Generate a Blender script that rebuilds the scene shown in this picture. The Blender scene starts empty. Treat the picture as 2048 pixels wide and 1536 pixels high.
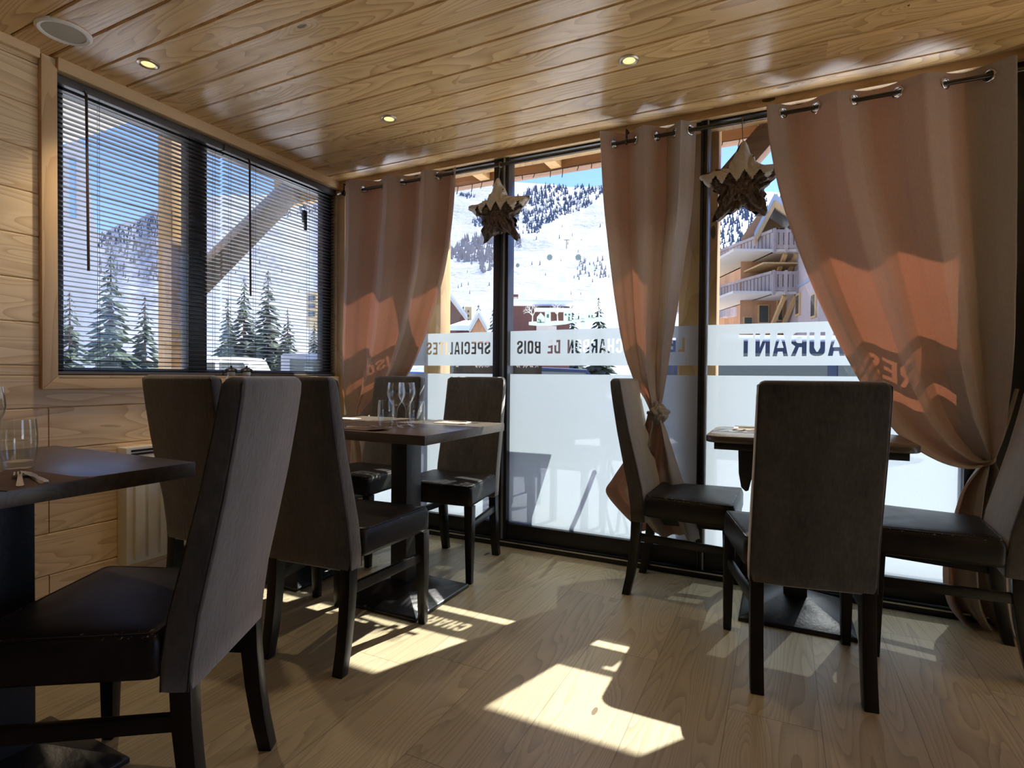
import bpy, math, random
from mathutils import Vector, Matrix, noise
PI = math.pi
rnd = random.Random(7)
S = bpy.context.scene
COL = S.collection

# ------------------------------------------------------------------ camera
F_PX, YAW, PITCH, ROLL = 1098.23, math.radians(26.118), math.radians(-.845), math.radians(.494)
CAM = Vector((0, 0, 1.0))
FW = Vector((-math.sin(YAW)*math.cos(PITCH), math.cos(YAW)*math.cos(PITCH), math.sin(PITCH)))
_r = Vector((math.cos(YAW), math.sin(YAW), 0)); _u = _r.cross(FW)
RT = _r*math.cos(ROLL) + _u*math.sin(ROLL)
UP = _u*math.cos(ROLL) - _r*math.sin(ROLL)
cam_d = bpy.data.cameras.new('camera'); cam = bpy.data.objects.new('camera', cam_d); COL.objects.link(cam)
cam_d.sensor_fit = 'HORIZONTAL'; cam_d.sensor_width = 36; cam_d.lens = 36*F_PX/2048
cam_d.clip_start = .02; cam_d.clip_end = 6000
M = Matrix((RT, UP, -FW)).transposed().to_4x4(); M.translation = CAM
cam.matrix_world = M
S.camera = cam

def ray(x, y): return RT*((x-1024)/F_PX) - UP*((y-768)/F_PX) + FW
def on_y(x, y, Y):
    d = ray(x, y); return CAM + d*(Y/d.y)
def on_x(x, y, X):
    d = ray(x, y); return CAM + d*(X/d.x)
def on_z(x, y, z):
    d = ray(x, y); return CAM + d*((z-1.0)/d.z)
def at(x, y, D): return CAM + ray(x, y)*D          # D = distance along the view axis

# ------------------------------------------------------------------ mesh helpers
class MB:
    def __init__(s): s.v = []; s.f = []
    def add(s, vs, fs):
        o = len(s.v); s.v += [tuple(p) for p in vs]; s.f += [tuple(i+o for i in f) for f in fs]; return s
    def box(s, x0, x1, y0, y1, z0, z1, m=None):
        vs = [Vector((x, y, z)) for z in (z0, z1) for y in (y0, y1) for x in (x0, x1)]
        if m: vs = [m @ p for p in vs]
        return s.add(vs, [(0,2,3,1),(4,5,7,6),(0,1,5,4),(2,6,7,3),(0,4,6,2),(1,3,7,5)])
    def rings(s, rs, cap=True, closed=False):
        n = len(rs[0]); vs = [p for r in rs for p in r]; fs = []
        m = len(rs)
        for i in range(m if closed else m-1):
            a = i*n; b = ((i+1) % m)*n
            for k in range(n): fs.append((a+k, a+(k+1) % n, b+(k+1) % n, b+k))
        if cap and not closed: fs += [tuple(range(n))[::-1], tuple(range((m-1)*n, m*n))]
        return s.add(vs, fs)
    def tube(s, pts, r, n=8, cap=True):
        pts = [Vector(p) for p in pts]; rs = []
        rr = r if isinstance(r, (list, tuple)) else [r]*len(pts)
        prev = None
        for i, p in enumerate(pts):
            t = (pts[min(i+1, len(pts)-1)] - pts[max(i-1, 0)]).normalized()
            if prev is None:
                a = t.cross(Vector((0, 0, 1)))
                if a.length < .05: a = t.cross(Vector((1, 0, 0)))
            else: a = prev - t*prev.dot(t)
            a.normalize(); b = t.cross(a); prev = a
            rs.append([p + (a*math.cos(2*PI*k/n) + b*math.sin(2*PI*k/n))*rr[i] for k in range(n)])
        return s.rings(rs, cap)
    def lathe(s, prof, c=(0, 0, 0), n=32, m=None):
        c = Vector(c); rs = []
        for r, z in prof:
            ring = [Vector((max(r, 1e-4)*math.cos(2*PI*k/n), max(r, 1e-4)*math.sin(2*PI*k/n), z)) for k in range(n)]
            rs.append([(m @ p if m else p) + c for p in ring])
        return s.rings(rs, True)
    def torus(s, c, ax, R, r, n=20, k=8):
        ax = Vector(ax).normalized(); a = ax.cross(Vector((0, 0, 1)))
        if a.length < .05: a = ax.cross(Vector((1, 0, 0)))
        a.normalize(); b = ax.cross(a); c = Vector(c); rs = []
        for i in range(n):
            d = a*math.cos(2*PI*i/n) + b*math.sin(2*PI*i/n)
            rs.append([c + d*(R + r*math.cos(2*PI*j/k)) + ax*(r*math.sin(2*PI*j/k)) for j in range(k)])
        return s.rings(rs, False, True)
    def bar(s, a, b, w, h, up=(0, 0, 1)):
        a = Vector(a); b = Vector(b); t = (b-a).normalized(); u = Vector(up)
        x = t.cross(u).normalized(); u = x.cross(t)
        q = [(-w/2, -h/2), (w/2, -h/2), (w/2, h/2), (-w/2, h/2)]
        return s.rings([[p + x*i + u*j for i, j in q] for p in (a, b)])
    def prism(s, poly, d):
        d = Vector(d); poly = [Vector(p) for p in poly]
        return s.rings([poly, [p+d for p in poly]])
    def build(s, name, mat, parent=None, smooth=35, bevel=0, seg=2):
        me = bpy.data.meshes.new(name); me.from_pydata(s.v, [], s.f); me.validate(); me.update()
        import bmesh
        bm = bmesh.new(); bm.from_mesh(me); bmesh.ops.recalc_face_normals(bm, faces=bm.faces)
        if bevel:
            es = [e for e in bm.edges if len(e.link_faces) == 2 and e.calc_face_angle() > .6]
            bmesh.ops.bevel(bm, geom=es, offset=bevel, segments=seg, profile=.6, affect='EDGES', clamp_overlap=True)
        bm.to_mesh(me); bm.free()
        if smooth:
            me.shade_smooth(); me.set_sharp_from_angle(angle=math.radians(smooth))
        o = bpy.data.objects.new(name, me); COL.objects.link(o)
        if mat: me.materials.append(mat)
        if parent: o.parent = parent
        return o

def tag(o, label=None, cat=None, group=None, kind=None):
    for k, v in (('label', label), ('category', cat), ('group', group), ('kind', kind)):
        if v: o[k] = v
    return o
def thing(name, label, cat, loc=(0, 0, 0), rz=0, group=None):
    o = bpy.data.objects.new(name, None); COL.objects.link(o); o.empty_display_size = .1
    o.location = loc; o.rotation_euler = (0, 0, rz)
    return tag(o, label, cat, group)
def dup(root, loc, rz=0, label=None, group=None, scale=1):
    r = root.copy(); COL.objects.link(r); r.location = loc; r.rotation_euler = (0, 0, rz); r.scale = (scale,)*3
    if label: r['label'] = label
    if group: r['group'] = group
    for ch in list(root.children):
        c = ch.copy(); COL.objects.link(c); c.parent = r
        for g in list(ch.children):
            d = g.copy(); COL.objects.link(d); d.parent = c
    return r
def struct(name, mb, mat, parent=None, **k):
    o = mb.build(name, mat, parent, **k)
    if parent is None: o['kind'] = 'structure'
    return o

# ------------------------------------------------------------------ material helpers
class NT:
    def __init__(s, name):
        s.m = bpy.data.materials.new(name); s.m.use_nodes = True; s.t = s.m.node_tree; s.t.nodes.clear()
        s.out = s.n('ShaderNodeOutputMaterial')
    def n(s, typ, ins=None, **props):
        nd = s.t.nodes.new(typ)
        for k, v in props.items(): setattr(nd, k, v)
        for k, v in (ins or {}).items(): s.set(nd.inputs[k], v)
        return nd
    def set(s, sock, v):
        if hasattr(v, 'is_output'): s.t.links.new(v, sock)
        elif isinstance(v, (tuple, list)) and len(v) == 3 and sock.type == 'RGBA': sock.default_value = (*v, 1)
        else: sock.default_value = v
    def math(s, op, a, b=0.0, c=None):
        ins = {0: a, 1: b}
        if c is not None: ins[2] = c
        return s.n('ShaderNodeMath', ins, operation=op).outputs[0]
    def mix(s, f, a, b, mode='MIX'):
        nd = s.n('ShaderNodeMix', data_type='RGBA', blend_type=mode)
        s.set(nd.inputs[0], f); s.set(nd.inputs[6], a); s.set(nd.inputs[7], b); return nd.outputs[2]
    def ramp(s, f, stops):
        nd = s.n('ShaderNodeValToRGB', {0: f}); e = nd.color_ramp.elements
        while len(e) < len(stops): e.new(.5)
        for i, (p, c) in enumerate(stops):
            e[i].position = p; e[i].color = (*c, 1) if len(c) == 3 else c
        return nd.outputs[0]
    def noise(s, vec, scale, detail=3, rough=.55, dist=0):
        return s.n('ShaderNodeTexNoise', {'Vector': vec, 'Scale': scale, 'Detail': detail, 'Roughness': rough, 'Distortion': dist}).outputs[0]
    def bsdf(s, **ins):
        return s.n('ShaderNodeBsdfPrincipled', {k.replace('_', ' '): v for k, v in ins.items()})
    def done(s, shader): s.t.links.new(shader, s.out.inputs[0]); return s.m

def plain(name, col, rough=.5, metal=0, noise_amt=.12, scale=30, bump=0, **kw):
    t = NT(name); co = t.n('ShaderNodeTexCoord').outputs['Object']
    f = t.noise(co, scale)
    c = t.mix(f, tuple(x*(1-noise_amt) for x in col), tuple(min(1, x*(1+noise_amt)) for x in col))
    ins = dict(Base_Color=c, Roughness=rough, Metallic=metal, **kw)
    if bump:
        ins['Normal'] = t.n('ShaderNodeBump', {'Height': f, 'Strength': bump, 'Distance': .01}).outputs[0]
    return t.done(t.bsdf(**ins).outputs[0])

def wood(name, along, across, third, c_light, c_dark, c_knot, width=None, offset=0., rough=.45, bump=.15, ringn=14, knots=.5, tint=.18,
         length=None, seam=0., coat=0., grain_fine=.35, stretch=1.0, contrast=1.0):
    """Sawn timber: per-board offsets, cathedral rings, fine grain and knots. along/across/third are axis letters."""
    t = NT(name); co = t.n('ShaderNodeTexCoord').outputs['Object']
    xyz = t.n('ShaderNodeSeparateXYZ', {0: co}).outputs
    ax = {'x': 0, 'y': 1, 'z': 2}
    A, B, Cc = xyz[ax[along]], xyz[ax[across]], xyz[ax[third]]
    seamf = None
    if width:
        bn = t.math('DIVIDE', t.math('SUBTRACT', B, offset), width); bi = t.math('FLOOR', bn)
        wn = t.n('ShaderNodeTexWhiteNoise', {'W': bi}, noise_dimensions='1D').outputs[0]
        if length:
            an = t.math('ADD', t.math('DIVIDE', A, length), t.math('MULTIPLY', wn, 7.3)); ai = t.math('FLOOR', an)
            vid = t.n('ShaderNodeCombineXYZ', {0: bi, 1: ai}).outputs[0]
            wn = t.n('ShaderNodeTexWhiteNoise', {'Vector': vid}, noise_dimensions='3D').outputs[0]
            if seam:
                fb = t.math('FRACT', bn); fa = t.math('FRACT', an)
                eb = t.math('MULTIPLY', t.math('MINIMUM', fb, t.math('SUBTRACT', 1., fb)), width)
                ea = t.math('MULTIPLY', t.math('MINIMUM', fa, t.math('SUBTRACT', 1., fa)), length)
                seamf = t.math('LESS_THAN', t.math('MINIMUM', eb, ea), seam)
    else:
        oi = t.n('ShaderNodeObjectInfo').outputs['Random']; wn = oi
    sh = t.math('MULTIPLY', wn, 37.)
    A2 = t.math('ADD', A, sh)
    v = t.n('ShaderNodeCombineXYZ', {0: t.math('MULTIPLY', A2, .55*stretch), 1: t.math('MULTIPLY', B, 4.5), 2: t.math('ADD', t.math('MULTIPLY', Cc, 4.5), sh)}).outputs[0]
    base = t.noise(v, 1.0, 2, .45, .3)
    # knots
    kv = t.n('ShaderNodeCombineXYZ', {0: t.math('MULTIPLY', A2, 1.9), 1: t.math('MULTIPLY', B, 5.5), 2: t.math('ADD', t.math('MULTIPLY', Cc, 1.), sh)}).outputs[0]
    vo = t.n('ShaderNodeTexVoronoi', {'Vector': kv, 'Scale': 1.0, 'Randomness': 1.0}, feature='F1')
    kd = vo.outputs['Distance']; kc = t.n('ShaderNodeSeparateColor', {0: vo.outputs['Color']}).outputs[0]
    kon = t.math('LESS_THAN', kc, knots)
    infl = t.math('MULTIPLY', t.math('MULTIPLY', t.math('POWER', 2.718, t.math('MULTIPLY', kd, -6.0)), kon), .35)
    rings = t.math('ADD', base, infl)
    fr = t.math('FRACT', t.math('MULTIPLY', rings, ringn))
    saw = t.math('POWER', fr, 2.2)
    gv = t.n('ShaderNodeCombineXYZ', {0: t.math('MULTIPLY', A2, 5.), 1: t.math('MULTIPLY', B, 170.), 2: t.math('MULTIPLY', Cc, 170.)}).outputs[0]
    fine = t.noise(gv, 1.0, 3, .6)
    mixf = t.math('ADD', t.math('MULTIPLY', saw, .62*contrast), t.math('MULTIPLY', t.math('SUBTRACT', fine, .35), grain_fine*contrast))
    blot = t.noise(v, 2.3, 3)
    col = t.mix(mixf, c_light, c_dark)
    col = t.mix(t.math('MULTIPLY', blot, .35), col, c_dark)
    tv = t.math('ADD', 1-tint, t.math('MULTIPLY', wn, 2*tint))
    col = t.mix(1.0, col, t.n('ShaderNodeCombineColor', {0: tv, 1: tv, 2: tv}).outputs[0], 'MULTIPLY')
    kn = t.math('MULTIPLY', t.math('LESS_THAN', kd, t.math('ADD', .05, t.math('MULTIPLY', kc, .07))), kon)
    col = t.mix(kn, col, c_knot)
    if seamf is not None: col = t.mix(t.math('MULTIPLY', seamf, .55), col, (.05, .035, .02))
    hgt = t.math('ADD', t.math('MULTIPLY', saw, -.5), t.math('MULTIPLY', fine, .4))
    bp = t.n('ShaderNodeBump', {'Height': hgt, 'Strength': bump, 'Distance': .004}).outputs[0]
    rg = t.math('ADD', rough-.06, t.math('MULTIPLY', blot, .12))
    ins = dict(Base_Color=col, Roughness=rg, Normal=bp)
    if coat: ins['Coat_Weight'] = coat; ins['Coat_Roughness'] = .12
    return t.done(t.bsdf(**ins).outputs[0])

PINE_L, PINE_D, KNOT = (.62, .43, .23), (.36, .20, .085), (.09, .045, .02)
m_wall = wood('pine_cladding', 'y', 'z', 'x', (.92, .73, .46), (.60, .40, .20), KNOT, width=.176, offset=.146, rough=.5, ringn=30, knots=.22, tint=.07, contrast=1.2)
m_ceil = wood('lacquered_pine_ceiling', 'x', 'y', 'z', (.82, .565, .265), (.44, .26, .10), (.14, .07, .03), width=.1392, offset=1.08-.1392*40, rough=.24, bump=.3, ringn=26, knots=.42, contrast=1.2, tint=.10, length=2.7)
m_pine_y = wood('pine_trim_y', 'y', 'z', 'x', (.74, .54, .30), (.50, .31, .15), KNOT, rough=.5, ringn=9, knots=.3, tint=.05)
m_pine_x = wood('pine_trim_x', 'x', 'z', 'y', (.68, .45, .21), (.46, .27, .11), KNOT, rough=.4, ringn=9, knots=.3, tint=.05)
m_pine_z = wood('pine_trim_z', 'z', 'y', 'x', (.66, .46, .25), (.46, .28, .135), KNOT, rough=.5, ringn=9, knots=.45, tint=.05)
m_floor = wood('oak_laminate', 'y', 'x', 'z', (.535, .46, .295), (.25, .20, .122), (.17, .115, .065), width=.249, offset=-.878-.249*40, rough=.40, bump=.08, contrast=.85, ringn=38, knots=.18, tint=.16, length=1.25, seam=.0012, grain_fine=.75, stretch=.8)
m_out_pine = wood('porch_timber', 'z', 'x', 'y', (.62, .40, .17), (.42, .24, .09), KNOT, rough=.6, ringn=9, knots=.45, tint=.1)
m_out_beam = wood('porch_beam_timber', 'x', 'z', 'y', (.34, .20, .12), (.20, .11, .065), KNOT, rough=.7, ringn=10, knots=.3, tint=.1)
m_osb = NT('chipboard_soffit')
_c = m_osb.n('ShaderNodeTexCoord').outputs['Object']
_v = m_osb.n('ShaderNodeTexVoronoi', {'Vector': _c, 'Scale': 22.}, feature='F1')
m_osb = m_osb.done(m_osb.bsdf(Base_Color=m_osb.ramp(m_osb.n('ShaderNodeSeparateColor', {0: _v.outputs['Color']}).outputs[0], [(0, (.50, .29, .11)), (1, (.74, .50, .24))]), Roughness=.7).outputs[0])
m_table = wood('wenge_table', 'x', 'y', 'z', (.125, .10, .074), (.055, .045, .036), (.05, .04, .03), rough=.30, bump=.08, ringn=22, knots=.02, tint=.02)
m_base = plain('black_metal', (.018, .018, .02), .38, .0, .25, 60, .1)
m_leg = plain('black_stained_wood', (.010, .009, .009), .34, 0, .3, 40, Specular_IOR_Level=.35)
m_alu = plain('dark_aluminium', (.03, .03, .033), .35, .4)
m_post_refl = plain('post_reflection_grey', (.30, .32, .36), .35, .7)  # tone of the reflection painted on the window posts
m_chrome = plain('brushed_steel', (.62, .60, .57), .25, 1)
m_rod = plain('dark_steel_rod', (.10, .095, .09), .3, .9)
m_white = plain('cream_enamel', (.82, .81, .76), .35, 0, .03)
m_black = plain('black_plastic', (.012, .012, .014), .4)
m_blind = plain('black_blind_slat', (.085, .082, .082), .4, 0, .1)
m_wand = plain('brown_plastic_wand', (.06, .035, .03), .35)

def velvet(name, col, sheen=.9):
    t = NT(name); co = t.n('ShaderNodeTexCoord').outputs['Object']
    v = t.n('ShaderNodeMapping', {'Vector': co, 'Scale': (1.2, 1.2, .45)}).outputs[0]
    a = t.noise(v, 9, 4, .6); b = t.noise(v, 75, 4, .7)
    f = t.math('ADD', t.math('MULTIPLY', a, .5), t.math('MULTIPLY', b, .6))
    c = t.ramp(f, [(.38, tuple(x*.55 for x in col)), (.70, tuple(x*1.55 for x in col))])
    bp = t.n('ShaderNodeBump', {'Height': b, 'Strength': .25, 'Distance': .006}).outputs[0]
    return t.done(t.bsdf(Base_Color=c, Roughness=.85, Sheen_Weight=t.math('MULTIPLY', t.n('ShaderNodeMapRange', {0: f, 1: .35, 2: .75, 3: .85, 4: 1.0}).outputs[0], sheen), Sheen_Roughness=.5, Sheen_Tint=(1, .97, .95, 1), Normal=bp, Specular_IOR_Level=.2).outputs[0])
m_velvet = velvet('brown_velvet', (.046, .0445, .0450), 1.0)
m_pipe = plain('dark_piping', (.03, .022, .02), .6)
m_seat = NT('worn_black_leather')
_c = m_seat.n('ShaderNodeTexCoord').outputs['Object']
_n = m_seat.noise(_c, 14, 4); _n2 = m_seat.noise(_c, 160, 3)
_z = m_seat.n('ShaderNodeSeparateXYZ', {0: _c}).outputs[2]
_o = m_seat.n('ShaderNodeVectorMath', {0: _c, 1: m_seat.n('ShaderNodeCombineXYZ', {0: m_seat.math('MULTIPLY', m_seat.n('ShaderNodeObjectInfo').outputs['Random'], 50.)}).outputs[0]}, operation='ADD').outputs[0]
_w = m_seat.math('ADD', m_seat.noise(_o, 95, 3, .7), m_seat.math('MULTIPLY', m_seat.noise(_o, 9, 2), .5))
_edge = m_seat.math('MULTIPLY', m_seat.math('GREATER_THAN', _z, .4605), m_seat.math('LESS_THAN', _z, .4700))
_wear = m_seat.math('MULTIPLY', m_seat.math('GREATER_THAN', _w, .90), _edge)
_bc = m_seat.mix(_wear, m_seat.ramp(_n, [(.3, (.012, .011, .011)), (.75, (.028, .024, .022))]), (.30, .26, .22))
m_seat = m_seat.done(m_seat.bsdf(Base_Color=_bc, Roughness=m_seat.math('ADD', .30, m_seat.math('MULTIPLY', _n, .2)), Specular_IOR_Level=.26,
      Normal=m_seat.n('ShaderNodeBump', {'Height': _n2, 'Strength': .12, 'Distance': .002}).outputs[0]).outputs[0])

def fabric():
    t = NT('taupe_curtain_cloth'); co = t.n('ShaderNodeTexCoord').outputs['Object']
    w = t.n('ShaderNodeMapping', {'Vector': co, 'Scale': (1, 1, .25)}).outputs[0]
    f = t.noise(w, 220, 3, .7); g = t.noise(co, 5, 2)
    c = t.mix(f, (.38, .365, .335), (.56, .54, .50))
    d = t.n('ShaderNodeBsdfDiffuse', {'Color': c, 'Roughness': .4})
    sh = t.n('ShaderNodeBsdfSheen', {'Color': (.6, .52, .42), 'Roughness': .45})
    tr = t.n('ShaderNodeBsdfTranslucent', {'Color': t.mix(g, (.80, .24, .115), (.86, .27, .135))})
    m1 = t.n('ShaderNodeMixShader', {0: .078, 1: d.outputs[0], 2: tr.outputs[0]})
    m2 = t.n('ShaderNodeMixShader', {0: .12, 1: m1.outputs[0], 2: sh.outputs[0]})
    return t.done(m2.outputs[0])
m_curtain = fabric()

def clear_glass(name, tint=(1, 1, 1), ior=1.45, rough=.0, extra=0.):
    t = NT(name)
    bf = t.n('ShaderNodeNewGeometry').outputs['Backfacing']
    fr = t.n('ShaderNodeFresnel', {'IOR': t.math('ADD', t.math('MULTIPLY', bf, 1/ior-ior), ior)}).outputs[0]
    if extra: fr = t.math('ADD', fr, t.math('ADD', extra, t.math('MULTIPLY', t.math('POWER', t.n('ShaderNodeLayerWeight', {'Blend': .5}).outputs['Facing'], 3.0), .35)))
    m = t.n('ShaderNodeMixShader', {0: fr, 1: t.n('ShaderNodeBsdfTransparent', {'Color': tint}).outputs[0], 2: t.n('ShaderNodeBsdfGlossy', {'Roughness': rough, 'Color': (1, 1, 1)}).outputs[0]})
    return t.done(m.outputs[0])
m_glass = clear_glass('window_glass', (.985, .995, .99))
m_tumbler = clear_glass('drinking_glass', (.97, .98, .98), 1.5, .01, .02)

def film():
    t = NT('frosted_film'); co = t.n('ShaderNodeTexCoord').outputs['Object']
    f = t.noise(co, 130, 3, .7)
    c = t.mix(f, (.215, .255, .28), (.265, .305, .325))
    tr = t.n('ShaderNodeBsdfTranslucent', {'Color': c}); d = t.n('ShaderNodeBsdfDiffuse', {'Color': (.8, .83, .85)})
    tp = t.n('ShaderNodeBsdfTransparent', {'Color': (.9, .96, 1)})
    m1 = t.n('ShaderNodeMixShader', {0: .30, 1: tr.outputs[0], 2: d.outputs[0]})
    m2 = t.n('ShaderNodeMixShader', {0: .05, 1: m1.outputs[0], 2: tp.outputs[0]})
    return t.done(m2.outputs[0])
m_film = film()
def sticker(name, col):
    t = NT(name)
    tr = t.n('ShaderNodeBsdfTranslucent', {'Color': col}); d = t.n('ShaderNodeBsdfDiffuse', {'Color': col})
    return t.done(t.n('ShaderNodeMixShader', {0: .4, 1: tr.outputs[0], 2: d.outputs[0]}).outputs[0])
m_stick_w = sticker('white_sticker', (.62, .66, .67)); m_stick_g = sticker('pale_green_sticker', (.40, .52, .50)); m_stick_d = sticker('mint_sticker', (.24, .37, .37))

def snow(name='snow', speck=0., lo=(.86, .89, .93), hi=(.92, .935, .95)):
    t = NT(name); co = t.n('ShaderNodeTexCoord').outputs['Object']
    a = t.noise(co, .035, 5, .6); b = t.noise(co, .35, 4, .6)
    h = t.math('ADD', t.math('MULTIPLY', a, 6.), t.math('MULTIPLY', b, .9))
    c = t.ramp(b, [(.25, lo), (.6, hi)])
    if speck:
        k = t.noise(co, .12, 5, .75); k2 = t.noise(co, .02, 3)
        rock = t.math('MULTIPLY', t.math('GREATER_THAN', t.math('ADD', k, t.math('MULTIPLY', k2, .25)), .80), speck)
        c = t.mix(rock, c, (.36, .33, .31))
    return t.done(t.bsdf(Base_Color=c, Roughness=.75, Normal=t.n('ShaderNodeBump', {'Height': h, 'Strength': .55, 'Distance': 1.2}).outputs[0]).outputs[0])
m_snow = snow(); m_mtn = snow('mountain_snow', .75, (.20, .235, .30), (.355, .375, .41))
m_snowp = plain('roof_snow', (.88, .90, .93), .8, 0, .03)

# ------------------------------------------------------------------ world, sun
SUN = Vector((-.285, -.91, -1.0)).normalized()
W = bpy.data.worlds.new('alpine_sky'); S.world = W; W.use_nodes = True; wt = W.node_tree; wt.nodes.clear()
wo = wt.nodes.new('ShaderNodeOutputWorld'); bg = wt.nodes.new('ShaderNodeBackground'); sky = wt.nodes.new('ShaderNodeTexSky')
sky.sky_type = 'NISHITA'; sky.sun_disc = False; sky.sun_elevation = math.asin(-SUN.z); sky.sun_rotation = math.atan2(-SUN.x, -SUN.y)
sky.altitude = 2000; sky.air_density = 1.0; sky.dust_density = .2; sky.ozone_density = 3.0
bg.inputs[1].default_value = .105
mx = wt.nodes.new('ShaderNodeMix'); mx.data_type = 'RGBA'; mx.blend_type = 'MULTIPLY'; mx.inputs[0].default_value = 1; mx.inputs[7].default_value = (.74, .80, 1.12, 1); wt.links.new(sky.outputs[0], mx.inputs[6]); wt.links.new(mx.outputs[2], bg.inputs[0]); wt.links.new(bg.outputs[0], wo.inputs[0])
sl = bpy.data.lights.new('sun', 'SUN'); sl.energy = 4.2; sl.angle = math.radians(.53); sl.color = (1, .965, .90)
so = bpy.data.objects.new('sun', sl); COL.objects.link(so); so.rotation_mode = 'QUATERNION'; so.rotation_quaternion = SUN.to_track_quat('-Z', 'Y')

m_dwall = plain('light_soaking_brown', (.06, .045, .035), .8)  # kept dark so the unseen walls bounce little light; also ceiling groove shade
# ------------------------------------------------------------------ room shell
XL, XR, YB, YG = -2.75, 5.6, -6.0, 2.90
ZC = 2.315
mb = MB(); mb.box(XL-.3, XR+.2, YB-.2, YG+.12, -.12, 0); struct('floor', mb, m_floor, smooth=0)
# ceiling: tongue-and-groove boards running along the glass
mb = MB(); w = .1392
k = 0
y = 1.08 - w*37
while y < YG-.02:
    y0, y1 = max(y, YB), min(y+w, YG+.05)
    g = .006; c = .006
    if y1 > y0+.01:
        prof = [(y0+g*.4, ZC+.016), (y0+g*.4, ZC+c), (y0+g*.4+c*.7, ZC), (y1-g*.4-c*.7, ZC), (y1-g*.4, ZC+c), (y1-g*.4, ZC+.016)]
        mb.rings([[Vector((XL-.05, p[0], p[1])) for p in prof], [Vector((XR, p[0], p[1])) for p in prof]])
    y += w
cl_ = struct('ceiling', mb, m_ceil, smooth=0)
MB().box(XL-.3, XR+.2, YB-.2, YG+.12, ZC+.0155, ZC+.12).build('groove_shade_backing', m_dwall, cl_, smooth=0)  # dark sheet behind the boards: groove shade put into its colour

# left wall: horizontal pine planks with an opening for the window
WY0, WY1, WZ0, WZ1 = 1.236, 2.86, .985, 2.262
mb = MB(); ph = .176; z = .146-ph; row = 0
def plank(mb, x, y0, y1, z0, z1, t=.02):
    c = .004
    prof = [(x-t, z0), (x-c, z0), (x, z0+c), (x, z1-c), (x-c, z1), (x-t, z1)]
    mb.rings([[Vector((p[0], yy, p[1])) for p in prof] for yy in (y0, y1)])
while z < ZC:
    z0, z1 = max(0, z)+.0008, min(z+ph, ZC)-.0008
    joint = 1.208 if row % 2 == 0 else (-.4 if row % 4 == 1 else .3)
    joints = [YB, joint, YG+.05]
    for a, b in zip(joints[:-1], joints[1:]):
        a += .002; b -= .002
        if z1 <= WZ0 or z0 >= WZ1: plank(mb, XL, a, b, z0, z1)
        else:
            zz = [(z0, min(z1, WZ0))] if z0 < WZ0 else []
            zz += [(max(z0, WZ1), z1)] if z1 > WZ1 else []
            for q0, q1 in zz:
                if q1-q0 > .012: plank(mb, XL, a, b, q0, q1)
            q0, q1 = max(z0, WZ0), min(z1, WZ1)
            if a < WY0: plank(mb, XL, a, min(b, WY0), q0, q1)
            if b > WY1: plank(mb, XL, max(a, WY1), b, q0, q1)
    z += ph; row += 1
for y0, y1, z0, z1 in ((YB-.2, WY0, 0, ZC+.1), (WY1, YG+.12, 0, ZC+.1), (WY0, WY1, 0, WZ0), (WY0, WY1, WZ1, ZC+.1)):
    mb.box(XL-.16, XL-.018, y0, y1, z0, z1)
struct('wall_left', mb, m_wall, smooth=0)
# unseen right wall; its wide window is added to let in fill daylight
RY0, RY1, RZ0, RZ1 = .1, 2.55, .22, 2.25
mb = MB(); mb.box(XR, XR+.15, YB-.2, RY0, 0, ZC+.1).box(XR, XR+.15, RY1, YG+.12, 0, ZC+.1).box(XR, XR+.15, RY0, RY1, 0, RZ0).box(XR, XR+.15, RY0, RY1, RZ1, ZC+.1); struct('wall_right', mb, m_dwall, smooth=0)
w6 = MB()
for y in (RY0, 1.3, RY1-.06): w6.box(XR+.03, XR+.09, y, y+.06, RZ0, RZ1)
w6.box(XR+.03, XR+.09, RY0, RY1, RZ0, RZ0+.05).box(XR+.03, XR+.09, RY0, RY1, RZ1-.05, RZ1)
w6 = struct('window_6', w6, m_alu)
MB().box(XR+.055, XR+.061, RY0, RY1, RZ0, RZ1).build('glass_pane', m_glass, w6, smooth=0)
mb = MB(); mb.box(XL-.1, XR+.1, YB-.15, YB, 0, ZC); struct('wall_back', mb, m_dwall, smooth=0)
# cornices and trims
mb = MB(); mb.box(XL-.01, XL+.022, YB, 1.175, 2.278, ZC+.005); mb.box(XL-.01, XL+.022, 1.236, YG, 2.262, ZC+.005); struct('trim_1', mb, m_pine_y, bevel=.004)
mb = MB(); mb.box(XL, XR, 2.862, 2.90, 2.278, ZC+.005); struct('trim_2', mb, m_pine_x, bevel=.004)
mb = MB(); mb.box(XL-.02, XL+.07, 2.862, 2.955, 0, 2.285); struct('trim_3', mb, m_pine_z, bevel=.004)     # corner post
# right end post and boards beside the last curtain
mb = MB(); mb.box(.925, 1.06, 2.80, 2.955, 0, 2.285); struct('trim_4', mb, m_pine_z, bevel=.004)
mb = MB(); mb.box(.716, .93, 2.89, 2.965, 0, 2.285); struct('trim_5', mb, m_alu, bevel=.004)

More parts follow.
